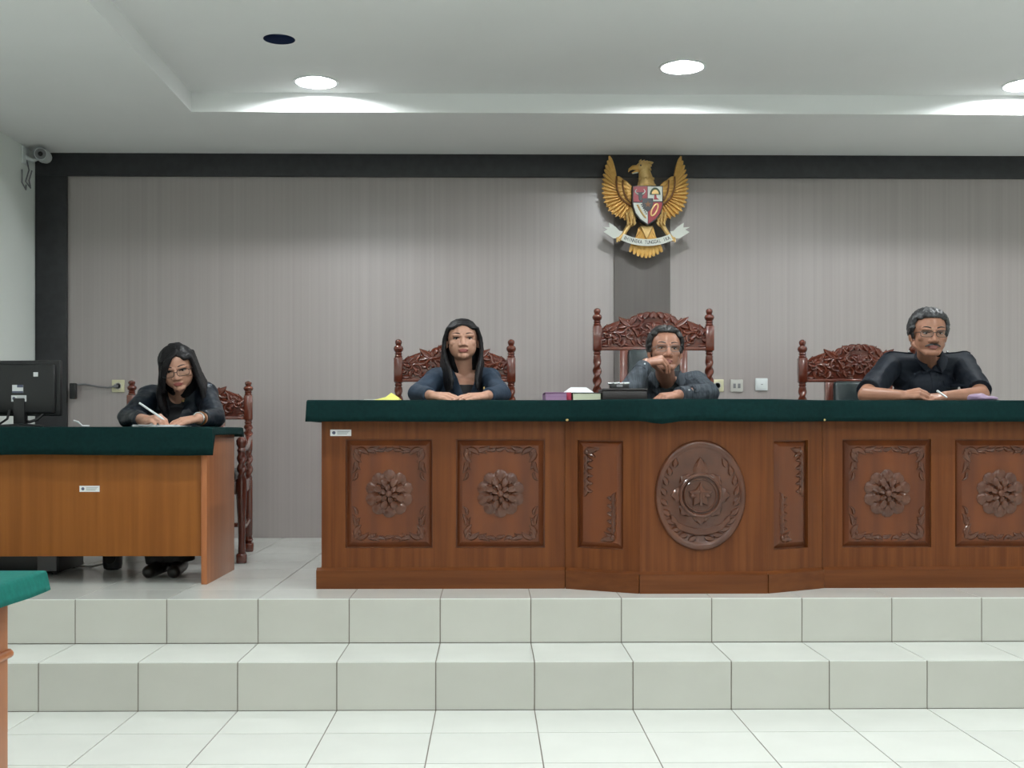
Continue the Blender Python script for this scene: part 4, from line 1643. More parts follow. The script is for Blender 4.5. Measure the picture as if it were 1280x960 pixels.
class Head:
    def __init__(s, H, R, k, wide=1.0):
        s.H, s.R, s.k, s.w = Vector(H), R, k, wide

    def P(s, x, y, z):
        return s.H + s.R @ (Vector((x * s.w, y, z)) * s.k)

    def L(s, p):
        v = s.R.transposed() @ (p - s.H) / s.k
        return Vector((v.x / s.w, v.y, v.z))

    def pieces(s, mb, jaw=1.0, nose=1.0, cheek=1.0, lip=1.0, chin=1.0):
        def e(c, r, seg=20, rings=14):
            mb.ell(s.P(*c), [r[0] * s.k * s.w, r[1] * s.k, r[2] * s.k], seg, rings, s.R)
        e((0, .015, .028), (.076, .096, .088), 28, 20)
        e((0, -.018, -.035), (.066, .070, .078), 26, 18)
        e((0, -.064, -.095), (.027 * chin, .023, .020))
        for sx in (-1, 1):
            mb.rc(s.P(sx * .058 * jaw, .004, -.055), s.P(sx * .022 * chin, -.060, -.096 + .006 * (1 - chin)), .017 * s.k, (.017 - .003 * (1 - chin)) * s.k)
            e((sx * .042, -.054, -.024), (.022 * cheek, .021 * cheek, .021), 14, 10)
            mb.rc(s.P(sx * .044, -.066, .021), s.P(sx * .010, -.077, .017), .013 * s.k, .011 * s.k)
            e((sx * .079, .014, -.010), (.009, .019, .032), 14, 10)
            e((sx * .076, .008, -.032), (.008, .010, .012), 10, 8)
            e((sx * .0145 * nose, -.090, -.039), (.0105, .012, .0095), 12, 8)
        mb.rc(s.P(0, -.078, .006), s.P(0, -.099, -.034), .0095 * s.k, .0135 * nose * s.k)
        e((0, -.085 + .004 * (1 - lip), -.0635), (.025, .0105 * lip, .0062 * lip), 16, 10)
        e((0, -.084 + .004 * (1 - lip), -.0745), (.021, .0115 * lip, .0080 * lip), 16, 10)

    def lips(s, c):
        v = s.L(c)
        if v.y > -.070 or abs(v.x) > .024:
            return False
        e = 1 - (v.x / .025) ** 2
        return -.0685 - .0125 * e < v.z < -.0675 + .0085 * e

    def hit(s, bvh, x, z, off=0.0):
        o = s.P(x, -.25, z)
        d = s.R @ Vector((0, 1, 0))
        r = bvh.ray_cast(o, d)
        p = r[0] if r[0] is not None else s.P(x, -.08, z)
        return p - d * off


def hand(mb, W, d, n, side, curls=(.45, .7, .4), spread=.10, k=1.0, thumb=(.7, .25), fan=(0, 0, 0, 0)):
    W = Vector(W)
    d = Vector(d).normalized()
    n = Vector(n)
    n = (n - d * n.dot(d)).normalized()
    lat = d.cross(n) * side
    kn = []
    for i in range(4):
        kp = W + (d * (.080, .084, .080, .072)[i] + lat * (.030, .0102, -.0102, -.029)[i] + n * (.000, .004, .003, -.002)[i]) * k
        kn.append(kp)
        mb.rc(W + lat * (.012, .004, -.004, -.011)[i] * k, kp, .0175 * k, .0120 * k, 12)
    for i in range(3):
        mb.rc(kn[i] - d * .02 * k, kn[i + 1] - d * .02 * k, .012 * k, .012 * k, 10)
    seg = ((.040, .025, .020), (.044, .028, .021), (.041, .026, .020), (.032, .020, .018))
    for i in range(4):
        p, a = kn[i], 0.0
        rr = (.0095, .0088, .0078, .0064) if i < 3 else (.0085, .0078, .0070, .0058)
        sp = lat * spread * (1.2, .35, -.4, -1.3)[i]
        for j in range(3):
            a += curls[j] + fan[i]
            dd = (d * math.cos(a) - n * math.sin(a) + sp * math.cos(a)).normalized()
            p2 = p + dd * seg[i][j] * k
            mb.rc(p, p2, rr[j] * k, rr[j + 1] * k, 10)
            p = p2
    t0 = W + (d * .020 + lat * .020 - n * .006) * k
    t1 = t0 + (d * .65 + lat * thumb[0] - n * thumb[1]).normalized() * .040 * k
    t2 = t1 + (d * .9 + lat * thumb[0] * .4 - n * thumb[1] * 1.3).normalized() * .032 * k
    t3 = t2 + (d * .95 - lat * .05 - n * thumb[1] * 1.3).normalized() * .024 * k
    mb.rc(t0, t1, .0150 * k, .0120 * k, 10)
    mb.rc(t1, t2, .0118 * k, .0102 * k, 10)
    mb.rc(t2, t3, .0100 * k, .0078 * k, 10)


def torso(mb, J, g=0.0, k=1.0, chest=1.0, neck=True):
    P_, Ch, N = J['P'], J['C'], J['N']
    mb.ell(P_, ((.165 + g) * k, (.125 + g), .11 + g), 24, 16)
    mid = (P_ + Ch) / 2
    ax = (Ch - P_).normalized()
    rot = Vector((0, 0, 1)).rotation_difference(ax).to_matrix()
    mb.ell(mid, ((.145 + g) * k, .105 + g, .17), 24, 16, rot)
    mb.ell(Ch, ((.150 + g) * k, (.108 + g) * chest, .155 + g * .5), 24, 16, rot)
    for s_ in ('L', 'R'):
        mb.rc(J['S' + s_], N + Vector((0, .01, -.035)), .056 + g, .050 + g * .5, 18)
        mb.rc(J['S' + s_], Ch + Vector((0, 0, -.01)), .054 + g, .085, 16)
    if neck:
        mb.rc(N + Vector((0, .012, -.02)), J['K'], .054, .051, 18)


def limb(mb, a, b, c, r, g=0.0):
    mb.rc(a, b, r[0] + g, r[1] + g, 16)
    mb.rc(b, c, r[1] + g, r[2] + g, 16)


def legs(mb, J, g=0.0, feet=True, flare=0.0):
    for s_ in ('L', 'R'):
        h, kk, a = J['H' + s_], J['N' + s_], J['A' + s_]
        mb.rc(h, kk, .082 + g, .060 + g, 16)
        if flare:
            mb.ell(kk, .060 + g, 16, 10)
            mb.cone(kk, a + Vector((0, 0, -.02)), .058 + g, .048 + flare, 18)
        else:
            mb.rc(kk, a, .055 + g, .036 + g, 14)
        if feet:
            t_ = J.get('T' + s_, a + Vector((0, -.15, -.045)))
            mb.rc(a + Vector((0, .03, -.045)), t_, .030, .028, 12)
            mb.rc(a, a + Vector((0, -.05, -.04)), .036, .034, 12)


def strip(mb, bvh, A, B, off=.004, thick=.004, nw=4, dirv=(0, 1, 0), back=.4, lift=0.0):
    """a strip of cloth lying on a surface between two (x, z) polylines"""
    n = len(A)
    vs, fs = [], []
    d = Vector(dirv)
    last = None
    for layer in (0, 1):
        for i in range(n):
            for j in range(nw + 1):
                t = j / nw
                x = A[i][0] + (B[i][0] - A[i][0]) * t
                z = A[i][1] + (B[i][1] - A[i][1]) * t
                r = bvh.ray_cast(Vector((x, 5.0, z)), d)
                y = r[0].y if r[0] is not None else (last if last is not None else 6.5)
                last = y
                vs.append((x, y - off - lift * t - (thick if layer == 0 else 0), z))
    m = n * (nw + 1)
    for i in range(n - 1):
        for j in range(nw):
            a = i * (nw + 1) + j
            fs.append((a, a + 1, a + nw + 2, a + nw + 1))
            fs.append((m + a, m + a + nw + 1, m + a + nw + 2, m + a + 1))
    for i in range(n - 1):
        for j in (0, nw):
            a = i * (nw + 1) + j
            fs.append((a, a + nw + 1, m + a + nw + 1, m + a))
    for i in (0, n - 1):
        for j in range(nw):
            a = i * (nw + 1) + j
            fs.append((a, m + a, m + a + 1, a + 1))
    mb.add(vs, fs)


def stand_collar(N, K, r0=.068, drop=.062, top=.050, flap=.030, gap=.42):
    q = MB()
    n = 30
    ax = (K - N)
    vs = []
    for i in range(n + 1):
        u = i / n
        a = -PI / 2 + gap + (2 * PI - 2 * gap) * u
        f = max(0.0, -math.sin(a)) ** 2
        up = top - (top + drop * .4) * f
        base = N + Vector((0, ax.y * .25 * (1 - f), 0))
        d = Vector((math.cos(a), math.sin(a), 0))
        pi_ = base + d * (r0 - .004) + Vector((0, 0, up - .03))
        pt_ = base + d * (r0 + .002) + Vector((0, 0, up))
        po = base + d * (r0 + .006) + Vector((0, 0, up - .001))
        pb = base + d * (r0 + .030 + .012 * f) + Vector((0, 0, up - flap - .026 * f - .012))
        pc = base + d * (r0 + .024 + .010 * f) + Vector((0, 0, up - flap - .026 * f - .014))
        vs += [pi_, pt_, po, pb, pc]
    fs = []
    for i in range(n):
        for k in range(4):
            a = i * 5 + k
            fs.append((a, a + 1, a + 6, a + 5))
        fs.append((i * 5 + 4, i * 5, i * 5 + 5, i * 5 + 9))
    fs += [(0, 1, 2, 3, 4), tuple(n * 5 + k for k in (4, 3, 2, 1, 0))]
    return q.add(vs, fs)


def seated(P_, Ch, N, K, SL, SR, feetY=None, feetX=(.10, -.10)):
    J = {'P': Vector(P_), 'C': Vector(Ch), 'N': Vector(N), 'K': Vector(K), 'SL': Vector(SL), 'SR': Vector(SR)}
    for s_, sx in (('L', 1), ('R', -1)):
        J['H' + s_] = J['P'] + Vector((sx * .085, -.02, -.02))
        fy = feetY if feetY else J['P'].y - .42
        fxx = J['P'].x + feetX[0 if sx > 0 else 1]
        J['N' + s_] = Vector((fxx * .6 + (J['P'].x + sx * .11) * .4, min(J['P'].y - .36, fy + .08), Z2 + .57))
        J['A' + s_] = Vector((fxx, fy + .10, Z2 + .085))
        J['T' + s_] = Vector((fxx + sx * .02, fy - .07, Z2 + .032))
    return J


def face_parts(t, hd, bvh, brow_m, brow_w=.0042, lash=False, squint=1.0, brow_z=.024):
    for sx in (-1, 1):
        q = MB()
        c = hd.hit(bvh, sx * .031, -.001, -.0025)
        q.ell(c, (.0135 * hd.k, .0060 * hd.k, .0046 * squint * hd.k), 16, 10, hd.R)
        eye = q.build('eye', M['eye_w'], t, 180)
        q = MB()
        q.ell(c - hd.R @ Vector((0, .0042, 0)) * hd.k, (.0058 * hd.k, .0024 * hd.k, .0046 * squint * hd.k), 12, 8, hd.R)
        q.build('iris', M['iris'], eye, 180)
        q = MB()
        pts_ = [hd.hit(bvh, sx * (.016 + .031 * i / 6), .0005 + .0065 * squint * math.sin(PI * (i + .3) / 6.6), .0035) for i in range(7)]
        q.tube(pts_, [.0012, .0022, .0026, .0027, .0026, .0024, .0014] if lash else [.001, .0015, .0018, .0018, .0018, .0016, .001], 6)
        q.build('eyelid', M['hair'], eye, 180)
        q = MB()
        pts_ = [hd.hit(bvh, sx * (.013 + .038 * i / 6), brow_z + .006 * math.sin(PI * i / 7), .001) for i in range(7)]
        q.tube(pts_, [brow_w * f for f in (.7, 1, 1, .95, .8, .6, .3)], 6)
        q.build('eyebrow', brow_m, t, 180)


def glasses(t, hd, hw, hh, m, r=.0014, zc=-.003, half_rim=False, yy=-.100):
    q = MB()
    for sx in (-1, 1):
        rim = []
        for i in range(28):
            a = 2 * PI * i / 28
            ca, sa = math.cos(a), math.sin(a)
            x = hw * (abs(ca) ** .6) * (1 if ca >= 0 else -1)
            z = hh * (abs(sa) ** .6) * (1 if sa >= 0 else -1)
            rim.append(hd.P(sx * .034 + x, yy + .010 * abs(sx * .034 + x) / .06, zc + z))
        q.tube(rim, r, 6, True)
        q.tube([hd.P(sx * (.034 + hw), yy + .010, zc + hh * .5), hd.P(sx * .069, yy + .032, zc + hh * .5), hd.P(sx * .078, -.03, zc + .006), hd.P(sx * .081, .01, .004)], r * 1.1, 6)
    q.tube([hd.P(-.034 + hw, yy + .001, zc + .004), hd.P(0, yy - .004, zc + .007), hd.P(.034 - hw, yy + .001, zc + .004)], r * 1.1, 6)
    g = q.build('glasses', m, t, 180)
    for sx in (-1, 1):
        q = MB()
        vs = [hd.P(sx * .034, yy + .006, zc)]
        for i in range(28):
            a = 2 * PI * i / 28
            ca, sa = math.cos(a), math.sin(a)
            x = hw * (abs(ca) ** .6) * (1 if ca >= 0 else -1)
            z = hh * (abs(sa) ** .6) * (1 if sa >= 0 else -1)
            vs.append(hd.P(sx * .034 + x, yy + .010 * abs(sx * .034 + x) / .06, zc + z))
        q.add(vs, [(0, 1 + i, 1 + (i + 1) % 28) for i in range(28)])
        q.build('lens', M['glass'], g, 180)


def crown(x, y, g=.004):
    return .028 + .088 * math.sqrt(max(.10, 1 - (x / .076) ** 2 - ((y - .015) / .096) ** 2)) + g


def short_hair(t, hd, m, front, temple, side, thick=.011, seed=1, recede=.0):
    rnd = random.Random(seed)
    q = MB()
    for i in range(22):
        th = PI * .64 * i / 21
        nn = max(1, int(44 * math.sin(th) + 1))
        for j in range(nn):
            ph = 2 * PI * (j + .5 * (i % 2)) / nn
            u = Vector((math.sin(th) * math.sin(ph), -math.sin(th) * math.cos(ph), math.cos(th)))
            p = Vector((u.x * .077, .015 + u.y * .097, .028 + u.z * .089))
            az = abs(math.atan2(u.x, -u.y))
            if az < .55:
                lim = front + recede * (az / .55) ** 2
            elif az < 1.0:
                lim = front + recede + (temple - front - recede) * (az - .55) / .45
            elif az < 1.35:
                lim = temple + (side - temple) * (az - 1.0) / .35
            elif az < 1.95:
                lim = side + (.02 if az > 1.6 else 0)
            else:
                lim = -.055
            if p.z < lim + rnd.uniform(-.003, .003):
                continue
            comb = Vector((.25 * u.x + .35 * (1 if u.x > 0 else -1) * u.z, .65, -.35 + .5 * u.z))
            comb = (comb - u * comb.dot(u)).normalized()
            nrm = Vector((u.x / .077, u.y / .097, u.z / .089)).normalized()
            b = p + nrm * (thick * .35)
            e = b + comb * .018 + nrm * (thick * .40 + rnd.uniform(0, .004))
            q.rc(hd.P(*b), hd.P(*e), .0085 * hd.k, .0062 * hd.k, 7)
    me = q.fused(.0042, 2)
    return fused_obj('hair', me, m, t)


# ---- the woman at the left of the bench
def woman_judge():
    t = thing('person', 'woman with long straight black hair in a navy blazer seated at the bench', 'person', (pt(580, 500, 6.72).x, 6.72, Z2))
    X = lambda px, py, Y: pt(px, py, Y)
    hd = Head(X(578, 425.5, 6.50), rot_head(4, -4, -1), 1.0, 1.17)
    N = X(581, 462, 6.555)
    J = seated((t.location.x, 6.74, Z2 + .635), N + Vector((0, .035, -.19)), N, hd.P(0, .02, -.075), X(611, 476, 6.56), X(545, 476, 6.56))
    EL, ER = X(627, 492, 6.24), X(521, 492, 6.24)
    WL, WR = X(606, 492.5, 5.98), X(541, 492, 5.99)
    EL.z = max(EL.z, BT + .052)
    ER.z = max(ER.z, BT + .052)
    WL.z, WR.z = BT + .036, BT + .038
    body = MB()
    torso(body, J, -.004, .92)
    hd.pieces(body, .78, .9, .95, .72, .55)
    limb(body, J['SL'], EL, WL, (.046, .038, .025))
    limb(body, J['SR'], ER, WR, (.046, .038, .025))
    legs(body, J)
    hand(body, WR, (.93, -.30, -.06), (.05, -.40, .9), -1, (.30, .45, .3), .05, .98)
    hand(body, WL, (-.90, -.38, -.06), (0, -.35, .9), 1, (.15, .25, .2), .05, .98)
    me = body.fused(.0036, 5)
    bvh = bvh_of(me)
    fused_obj('body', me, [M['skin'], M['lips']], t, lambda c: 1 if hd.lips(c) else 0)
    face_parts(t, hd, bvh, M['hair'], .0030, True, .95)
    # black top, then blazer with a deep V
    q = MB()
    torso(q, J, .006, .93, 1.02, False)
    zt = X(583, 480, 6.4).z
    xc = X(583, 480, 6.44).x
    me = q.fused(.007, 3, cut=lambda c: c.z > zt + .03 + .25 * max(0, c.y - J['N'].y + .02) or (c.z > zt and c.y < J['C'].y))
    top = fused_obj('black_top', me, M['blacktop'], t)
    q = MB()
    torso(q, J, .018, .95, 1.06, False)
    for E, W, S_ in ((EL, WL, 'SL'), (ER, WR, 'SR')):
        q.rc(J[S_], E, .060, .052, 18)
        q.cone(E, E + (W - E) * .80, .050, .040, 18)
    vz = X(583, 500, 6.42).z - .02

    def cut(c):
        if c.z < Z2 + .50:
            return True
        w_ = (c.z - vz) * .36
        return c.y < J['N'].y - .02 and abs(c.x - xc) < w_ or ((c - N).length < .078 and c.z > N.z - .05)
    me = q.fused(.0055, 3, disp=lambda c: .005 * noise.noise(Vector((c.x * 14, c.y * 14, c.z * 22))), cut=cut)
    jb = bvh_of(me)
    jk = fused_obj('blazer', me, M['navy'], t, None, .003)
    for sx in (-1, 1):
        q = MB()
        A, B = [], []
        for i in range(9):
            u = i / 8
            z = vz + (N.z - .02 - vz) * u
            A.append((xc + sx * ((z - vz) * .36 + .002), z))
            wd = .045 * math.sin(PI * (.12 + .75 * u)) + .004
            B.append((xc + sx * ((z - vz) * .36 + wd), z + .012 * u))
        strip(q, jb, A, B, .003, .005)
        q.build('lapel', M['navy'], jk, 60)
    p = X(605.5, 485, 6.3)
    r = jb.ray_cast(Vector((p.x, 5.5, p.z)), Vector((0, 1, 0)))
    q = MB().ell((p.x, (r[0].y if r[0] else 6.3) - .004, p.z), (.010, .005, .013), 14, 8)
    q.build('gold_brooch', M['brass'], jk)
    # trousers
    q = MB()
    q.ell(J['P'] + Vector((0, 0, -.01)), (.175, .14, .12), 20, 12)
    legs(q, J, .012, False)
    me = q.fused(.010, 3)
    fused_obj('trousers', me, M['trousers'], t)
    # hair, parted in the middle, falling over both shoulders
    q = MB()
    q.ell(hd.P(0, .032, .034), (.084 * hd.w, .093, .092), 24, 16, hd.R)
    q.ell(hd.P(0, .065, -.07), (.088 * hd.w, .055, .14), 20, 14, hd.R)
    Lx = lambda a, b, u: a + (b - a) * u
    for s_ in (-1, 1):
        for i in range(13):
            u = i / 12
            y0 = Lx(-.066, .095, u)
            ya, yb_ = Lx(-.060, .098, u), Lx(-.048, .088, u)
            pp = [(s_ * .002, y0, crown(0, y0)), (s_ * .026, (y0 + ya) / 2, crown(.026, (y0 + ya) / 2)), (s_ * .048, ya, crown(.048, ya)), (s_ * .070, yb_, max(.045, crown(.070, yb_))),
                  (s_ * .086, Lx(-.030, .080, u), .005), (s_ * .090, Lx(-.030, .085, u), -.06), (s_ * Lx(.080, .096, u), Lx(-.050, .095, u), -.12),
                  (s_ * Lx(.066, .098, u), Lx(-.085, .09, u), -.18), (s_ * Lx(.058, .092, u), Lx(-.112, .05, u), -.24), (s_ * Lx(.060, .080, u), Lx(-.118, .03, u), -.285)]
            pts_ = [hd.P(*p_) for p_ in pp]
            q.chain(pts_, [.007, .009, .010, .011, .012, .013, .014, .015, .013, .007], 8)
    for i in range(7):
        x = (-.06 + .02 * i)
        q.chain([hd.P(x * .3, .07, .11), hd.P(x, .112, .05), hd.P(x, .118, -.04), hd.P(x, .12, -.14), hd.P(x, .13, -.24)], [.012, .014, .016, .016, .010], 8)
    me = q.fused(.0045, 2, disp=lambda c: .0016 * noise.noise(Vector((c.x * 220, c.y * 220, c.z * 12))))
    fused_obj('hair', me, M['hair'], t)
    return t


# ---- the man resting his chin on his hand
def chief():
    X = pt
    t = thing('person', 'man in glasses and grey-blue shirt resting his mouth on his bent hand', 'person', (X(832, 500, 6.72).x, 6.72, Z2))
    hd = Head(X(831.5, 438, 6.30), rot_head(2, -5, 2), 1.07, 1.03)
    N = X(833, 474, 6.50)
    J = seated((t.location.x, 6.74, Z2 + .635), N + Vector((0, .03, -.19)), N, hd.P(0, .02, -.075), X(869, 480, 6.52), X(799, 480, 6.52))
    EL, ER = X(886, 492, 6.22), X(784, 494, 5.93)
    WL, WR = X(846, 492, 5.97), X(808, 454, 6.115)
    EL.z = BT + .058
    ER.z = BT + .052
    WL.z = BT + .040
    body = MB()
    torso(body, J, 0, 1.0)
    hd.pieces(body, 1.05, 1.1, 1.0, .8)
    limb(body, J['SL'], EL, WL, (.050, .042, .028))
    limb(body, J['SR'], ER, WR, (.050, .042, .028))
    legs(body, J)
    hand(body, WR, (.95, .03, .24), (-.25, -.40, .88), -1, (1.0, .42, .22), .03, 1.06, (.25, .9), (0, .0, .02, .05))
    hand(body, WL, (-.88, -.42, -.10), (0, -.3, .9), 1, (.5, .8, .5), .03, 1.0)
    me = body.fused(.0036, 5)
    bvh = bvh_of(me)
    fused_obj('body', me, [M['skin_m'], M['lips_d']], t, lambda c: 1 if hd.lips(c) else 0)
    face_parts(t, hd, bvh, M['hair_s'], .0036, False, .75)
    glasses(t, hd, .026, .016, M['grey_pl'], .0011, -.004)
    short_hair(t, hd, M['hair_s'], .080, .062, -.012, .012, 4, .006)
    q = MB()
    torso(q, J, .008, 1.0, 1.02, False)
    me = q.fused(.007, 3, cut=lambda c: (c - N).length < .062 and c.z > N.z - .03)
    fused_obj('inner_shirt', me, M['shirt_i'], t)
    q = MB()
    torso(q, J, .020, 1.02, 1.08, False)
    for E, W, S_, f in ((EL, WL, 'SL', .92), (ER, WR, 'SR', .86)):
        q.rc(J[S_], E, .066, .058, 18)
        q.cone(E, E + (W - E) * f, .056, .042, 18)
    xc = X(838, 480, 6.45).x

    def cut(c):
        if c.z < Z2 + .48:
            return True
        w_ = .045 + (c.z - X(838, 500, 6.45).z) * .22
        return c.y < J['N'].y - .02 and abs(c.x - xc) < w_ or ((c - N).length < .082 and c.z > N.z - .04)
    me = q.fused(.0055, 3, disp=lambda c: .007 * noise.noise(Vector((c.x * 16, c.y * 14, c.z * 26))) + .003 * noise.noise(c * 50), cut=cut)
    jb = bvh_of(me)
    jk = fused_obj('shirt', me, M['shirt_g'], t, None, .003)
    vz = X(838, 500, 6.45).z
    for sx in (-1, 1):
        q = MB()
        A, B = [], []
        for i in range(9):
            u = i / 8
            z = N.z - .075 + .085 * u
            xa = xc + sx * (.046 + (z - vz) * .22 - .010)
            A.append((xa, z))
            B.append((xa + sx * (.050 * math.sin(PI * (.15 + .8 * u)) + .004), z - .018 * (1 - u)))
        strip(q, jb, A, B, .006, .005, lift=-.0)
        q.build('collar', M['shirt_g'], jk, 60)
    stand_collar(N, J['K'], .068, .06, .045, .035, .75).build('collar_band', M['shirt_g'], jk, 60)
    for (E, W, f) in ((EL, WL, .92), (ER, WR, .86)):
        d = (W - E)
        q = MB()
        a, b = E + d * (f - .20), E + d * (f + .01)
        q.cone(a, b, .047, .0435, 24)
        q.build('cuff', M['shirt_g'], jk, 40)
        u = d.normalized()
        side = (Vector((0, -1, .35)) - u * Vector((0, -1, .35)).dot(u)).normalized()
        q = MB().ell(a + (b - a) * .5 + side * .046, .005, 10, 6)
        q.build('cuff_button', M['white_pl'], jk)
    q = MB()
    q.ell(J['P'] + Vector((0, 0, -.01)), (.18, .145, .12), 20, 12)
    legs(q, J, .012, False)
    fused_obj('trousers', q.fused(.010, 3), M['trousers'], t)
    return t


# ---- the moustached man at the right
def man_right():
    X = pt
    t = thing('person', 'moustached man with greying hair in a black uniform shirt with epaulettes', 'person', (X(1158, 500, 6.70).x, 6.70, Z2))
    hd = Head(X(1161, 417, 6.25), rot_head(-4, 3, 1), 1.09, 1.08)
    N = X(1160, 450, 6.40)
    J = seated((t.location.x, 6.74, Z2 + .635), N + Vector((0, .05, -.19)), N, hd.P(0, .03, -.075), X(1203, 456, 6.42), X(1114, 456, 6.42))
    EL, ER = X(1226, 492, 6.10), X(1083, 492, 6.10)
    WL, WR = X(1180, 494, 5.93), X(1128, 493, 5.93)
    EL.z = ER.z = BT + .046
    WL.z = BT + .030
    WR.z = BT + .036
    body = MB()
    torso(body, J, 0, 1.05)
    hd.pieces(body, 1.05, 1.1, 1.0, .7)
    limb(body, J['SL'], EL, WL, (.055, .046, .029))
    limb(body, J['SR'], ER, WR, (.055, .046, .029))
    legs(body, J)
    hand(body, WR, (.93, -.32, .16), (-.05, -.55, .85), -1, (.62, .80, .5), .02, 1.05, (.4, .5))
    hand(body, WL, (-.93, -.22, -.05), (0, -.3, .9), 1, (.30, .45, .3), .03, 1.03)
    me = body.fused(.0036, 5)
    bvh = bvh_of(me)
    fused_obj('body', me, [M['skin_d'], M['lips_d']], t, lambda c: 1 if hd.lips(c) else 0)
    face_parts(t, hd, bvh, M['hair_s'], .0038, False, .8)
    glasses(t, hd, .027, .0155, M['black_pl'], .0016, -.004)
    short_hair(t, hd, M['hair_g'], .074, .064, -.020, .012, 9, .0)
    q = MB()
    for sx in (-1, 1):
        pts_ = [hd.hit(bvh, sx * (.001 + .033 * i / 6), -.0555 - .010 * (i / 6) ** 2, .000) for i in range(7)]
        q.tube(pts_, [.0055, .0062, .0062, .0060, .0054, .0045, .003], 8)
    q.build('moustache', M['hair_g'], t, 180)
    q = MB()
    torso(q, J, .018, 1.06, 1.05, False)
    for E, W, S_ in ((EL, WL, 'SL'), (ER, WR, 'SR')):
        q.rc(J[S_], J[S_] + (E - J[S_]) * .5, .070, .068, 18)
        q.cone(J[S_] + (E - J[S_]) * .5, J[S_] + (E - J[S_]) * .90, .068, .070, 20)
    me = q.fused(.0055, 3, disp=lambda c: .006 * noise.noise(Vector((c.x * 14, c.y * 14, c.z * 20))),
                 cut=lambda c: c.z < Z2 + .48 or ((c - N).length < .074 and c.z > N.z - .03) or (c.y < N.y - .03 and abs(c.x - N.x) < (c.z - N.z + .06) * .45))
    jb = bvh_of(me)
    jk = fused_obj('uniform_shirt', me, M['uniform'], t, None, .003)
    for sx in (-1, 1):
        q = MB()
        A, B = [], []
        for i in range(9):
            u = i / 8
            z = N.z - .062 + .100 * u
            A.append((N.x + sx * (.006 + .062 * u), z))
            B.append((N.x + sx * (.052 + .040 * u - .02 * u * u), z - .020 * (1 - u)))
        strip(q, jb, A, B, .006, .005)
        q.build('collar', M['uniform'], jk, 60)
        S_ = J['SL' if sx > 0 else 'SR']
        q = MB()
        vs = []
        for i in range(8):
            u = i / 7
            x = N.x + sx * (.085 + (abs(S_.x - N.x) - .050) * u)
            for e in (-1, 1):
                yy_ = N.y + .02 + e * .026
                r = jb.ray_cast(Vector((x, yy_, 2.2)), Vector((0, 0, -1)))
                z = (r[0].z if r[0] else S_.z + .06)
                vs.append((x, yy_, z + .007))
        n = len(vs)
        vs += [(a, b, c - .006) for a, b, c in vs]
        fs = []
        for i in range(7):
            a = i * 2
            fs += [(a, a + 1, a + 3, a + 2), (n + a, n + a + 2, n + a + 3, n + a + 1), (a, a + 2, n + a + 2, n + a), (a + 1, n + a + 1, n + a + 3, a + 3)]
        fs += [(0, n, n + 1, 1), (14, 15, n + 15, n + 14)]
        q.add(vs, fs)
        epo = q.build('epaulette', M['uniform'], jk, 50)
        v0 = Vector(vs[2])
        q = MB().ell((v0.x, N.y - .004, v0.z + .004), .007, 12, 8)
        q.build('epaulette_button', M['chrome'], jk)
        # breast pocket flap
        q = MB()
        zc = N.z - .135
        A = [(N.x + sx * (.050 + .075 * i / 5), zc + .016) for i in range(6)]
        B = [(N.x + sx * (.050 + .075 * i / 5), zc - .014 - .008 * math.sin(PI * i / 5)) for i in range(6)]
        strip(q, jb, A, B, .003, .004)
        q.build('pocket_flap', M['uniform'], jk, 60)
    stand_collar(N, J['K'], .062, .055, .052).build('collar_band', M['uniform'], jk, 60)
    q = MB()
    strip(q, jb, [(N.x - .014, N.z - .30 + .24 * i / 7) for i in range(8)], [(N.x + .014, N.z - .30 + .24 * i / 7) for i in range(8)], .002, .003, 2)
    q.build('placket', M['uniform'], jk, 60)
    q = MB()
    q.ell(J['P'] + Vector((0, 0, -.01)), (.18, .145, .12), 20, 12)
    legs(q, J, .012, False)
    fused_obj('trousers', q.fused(.010, 3), M['trousers'], t)
    return t, WR


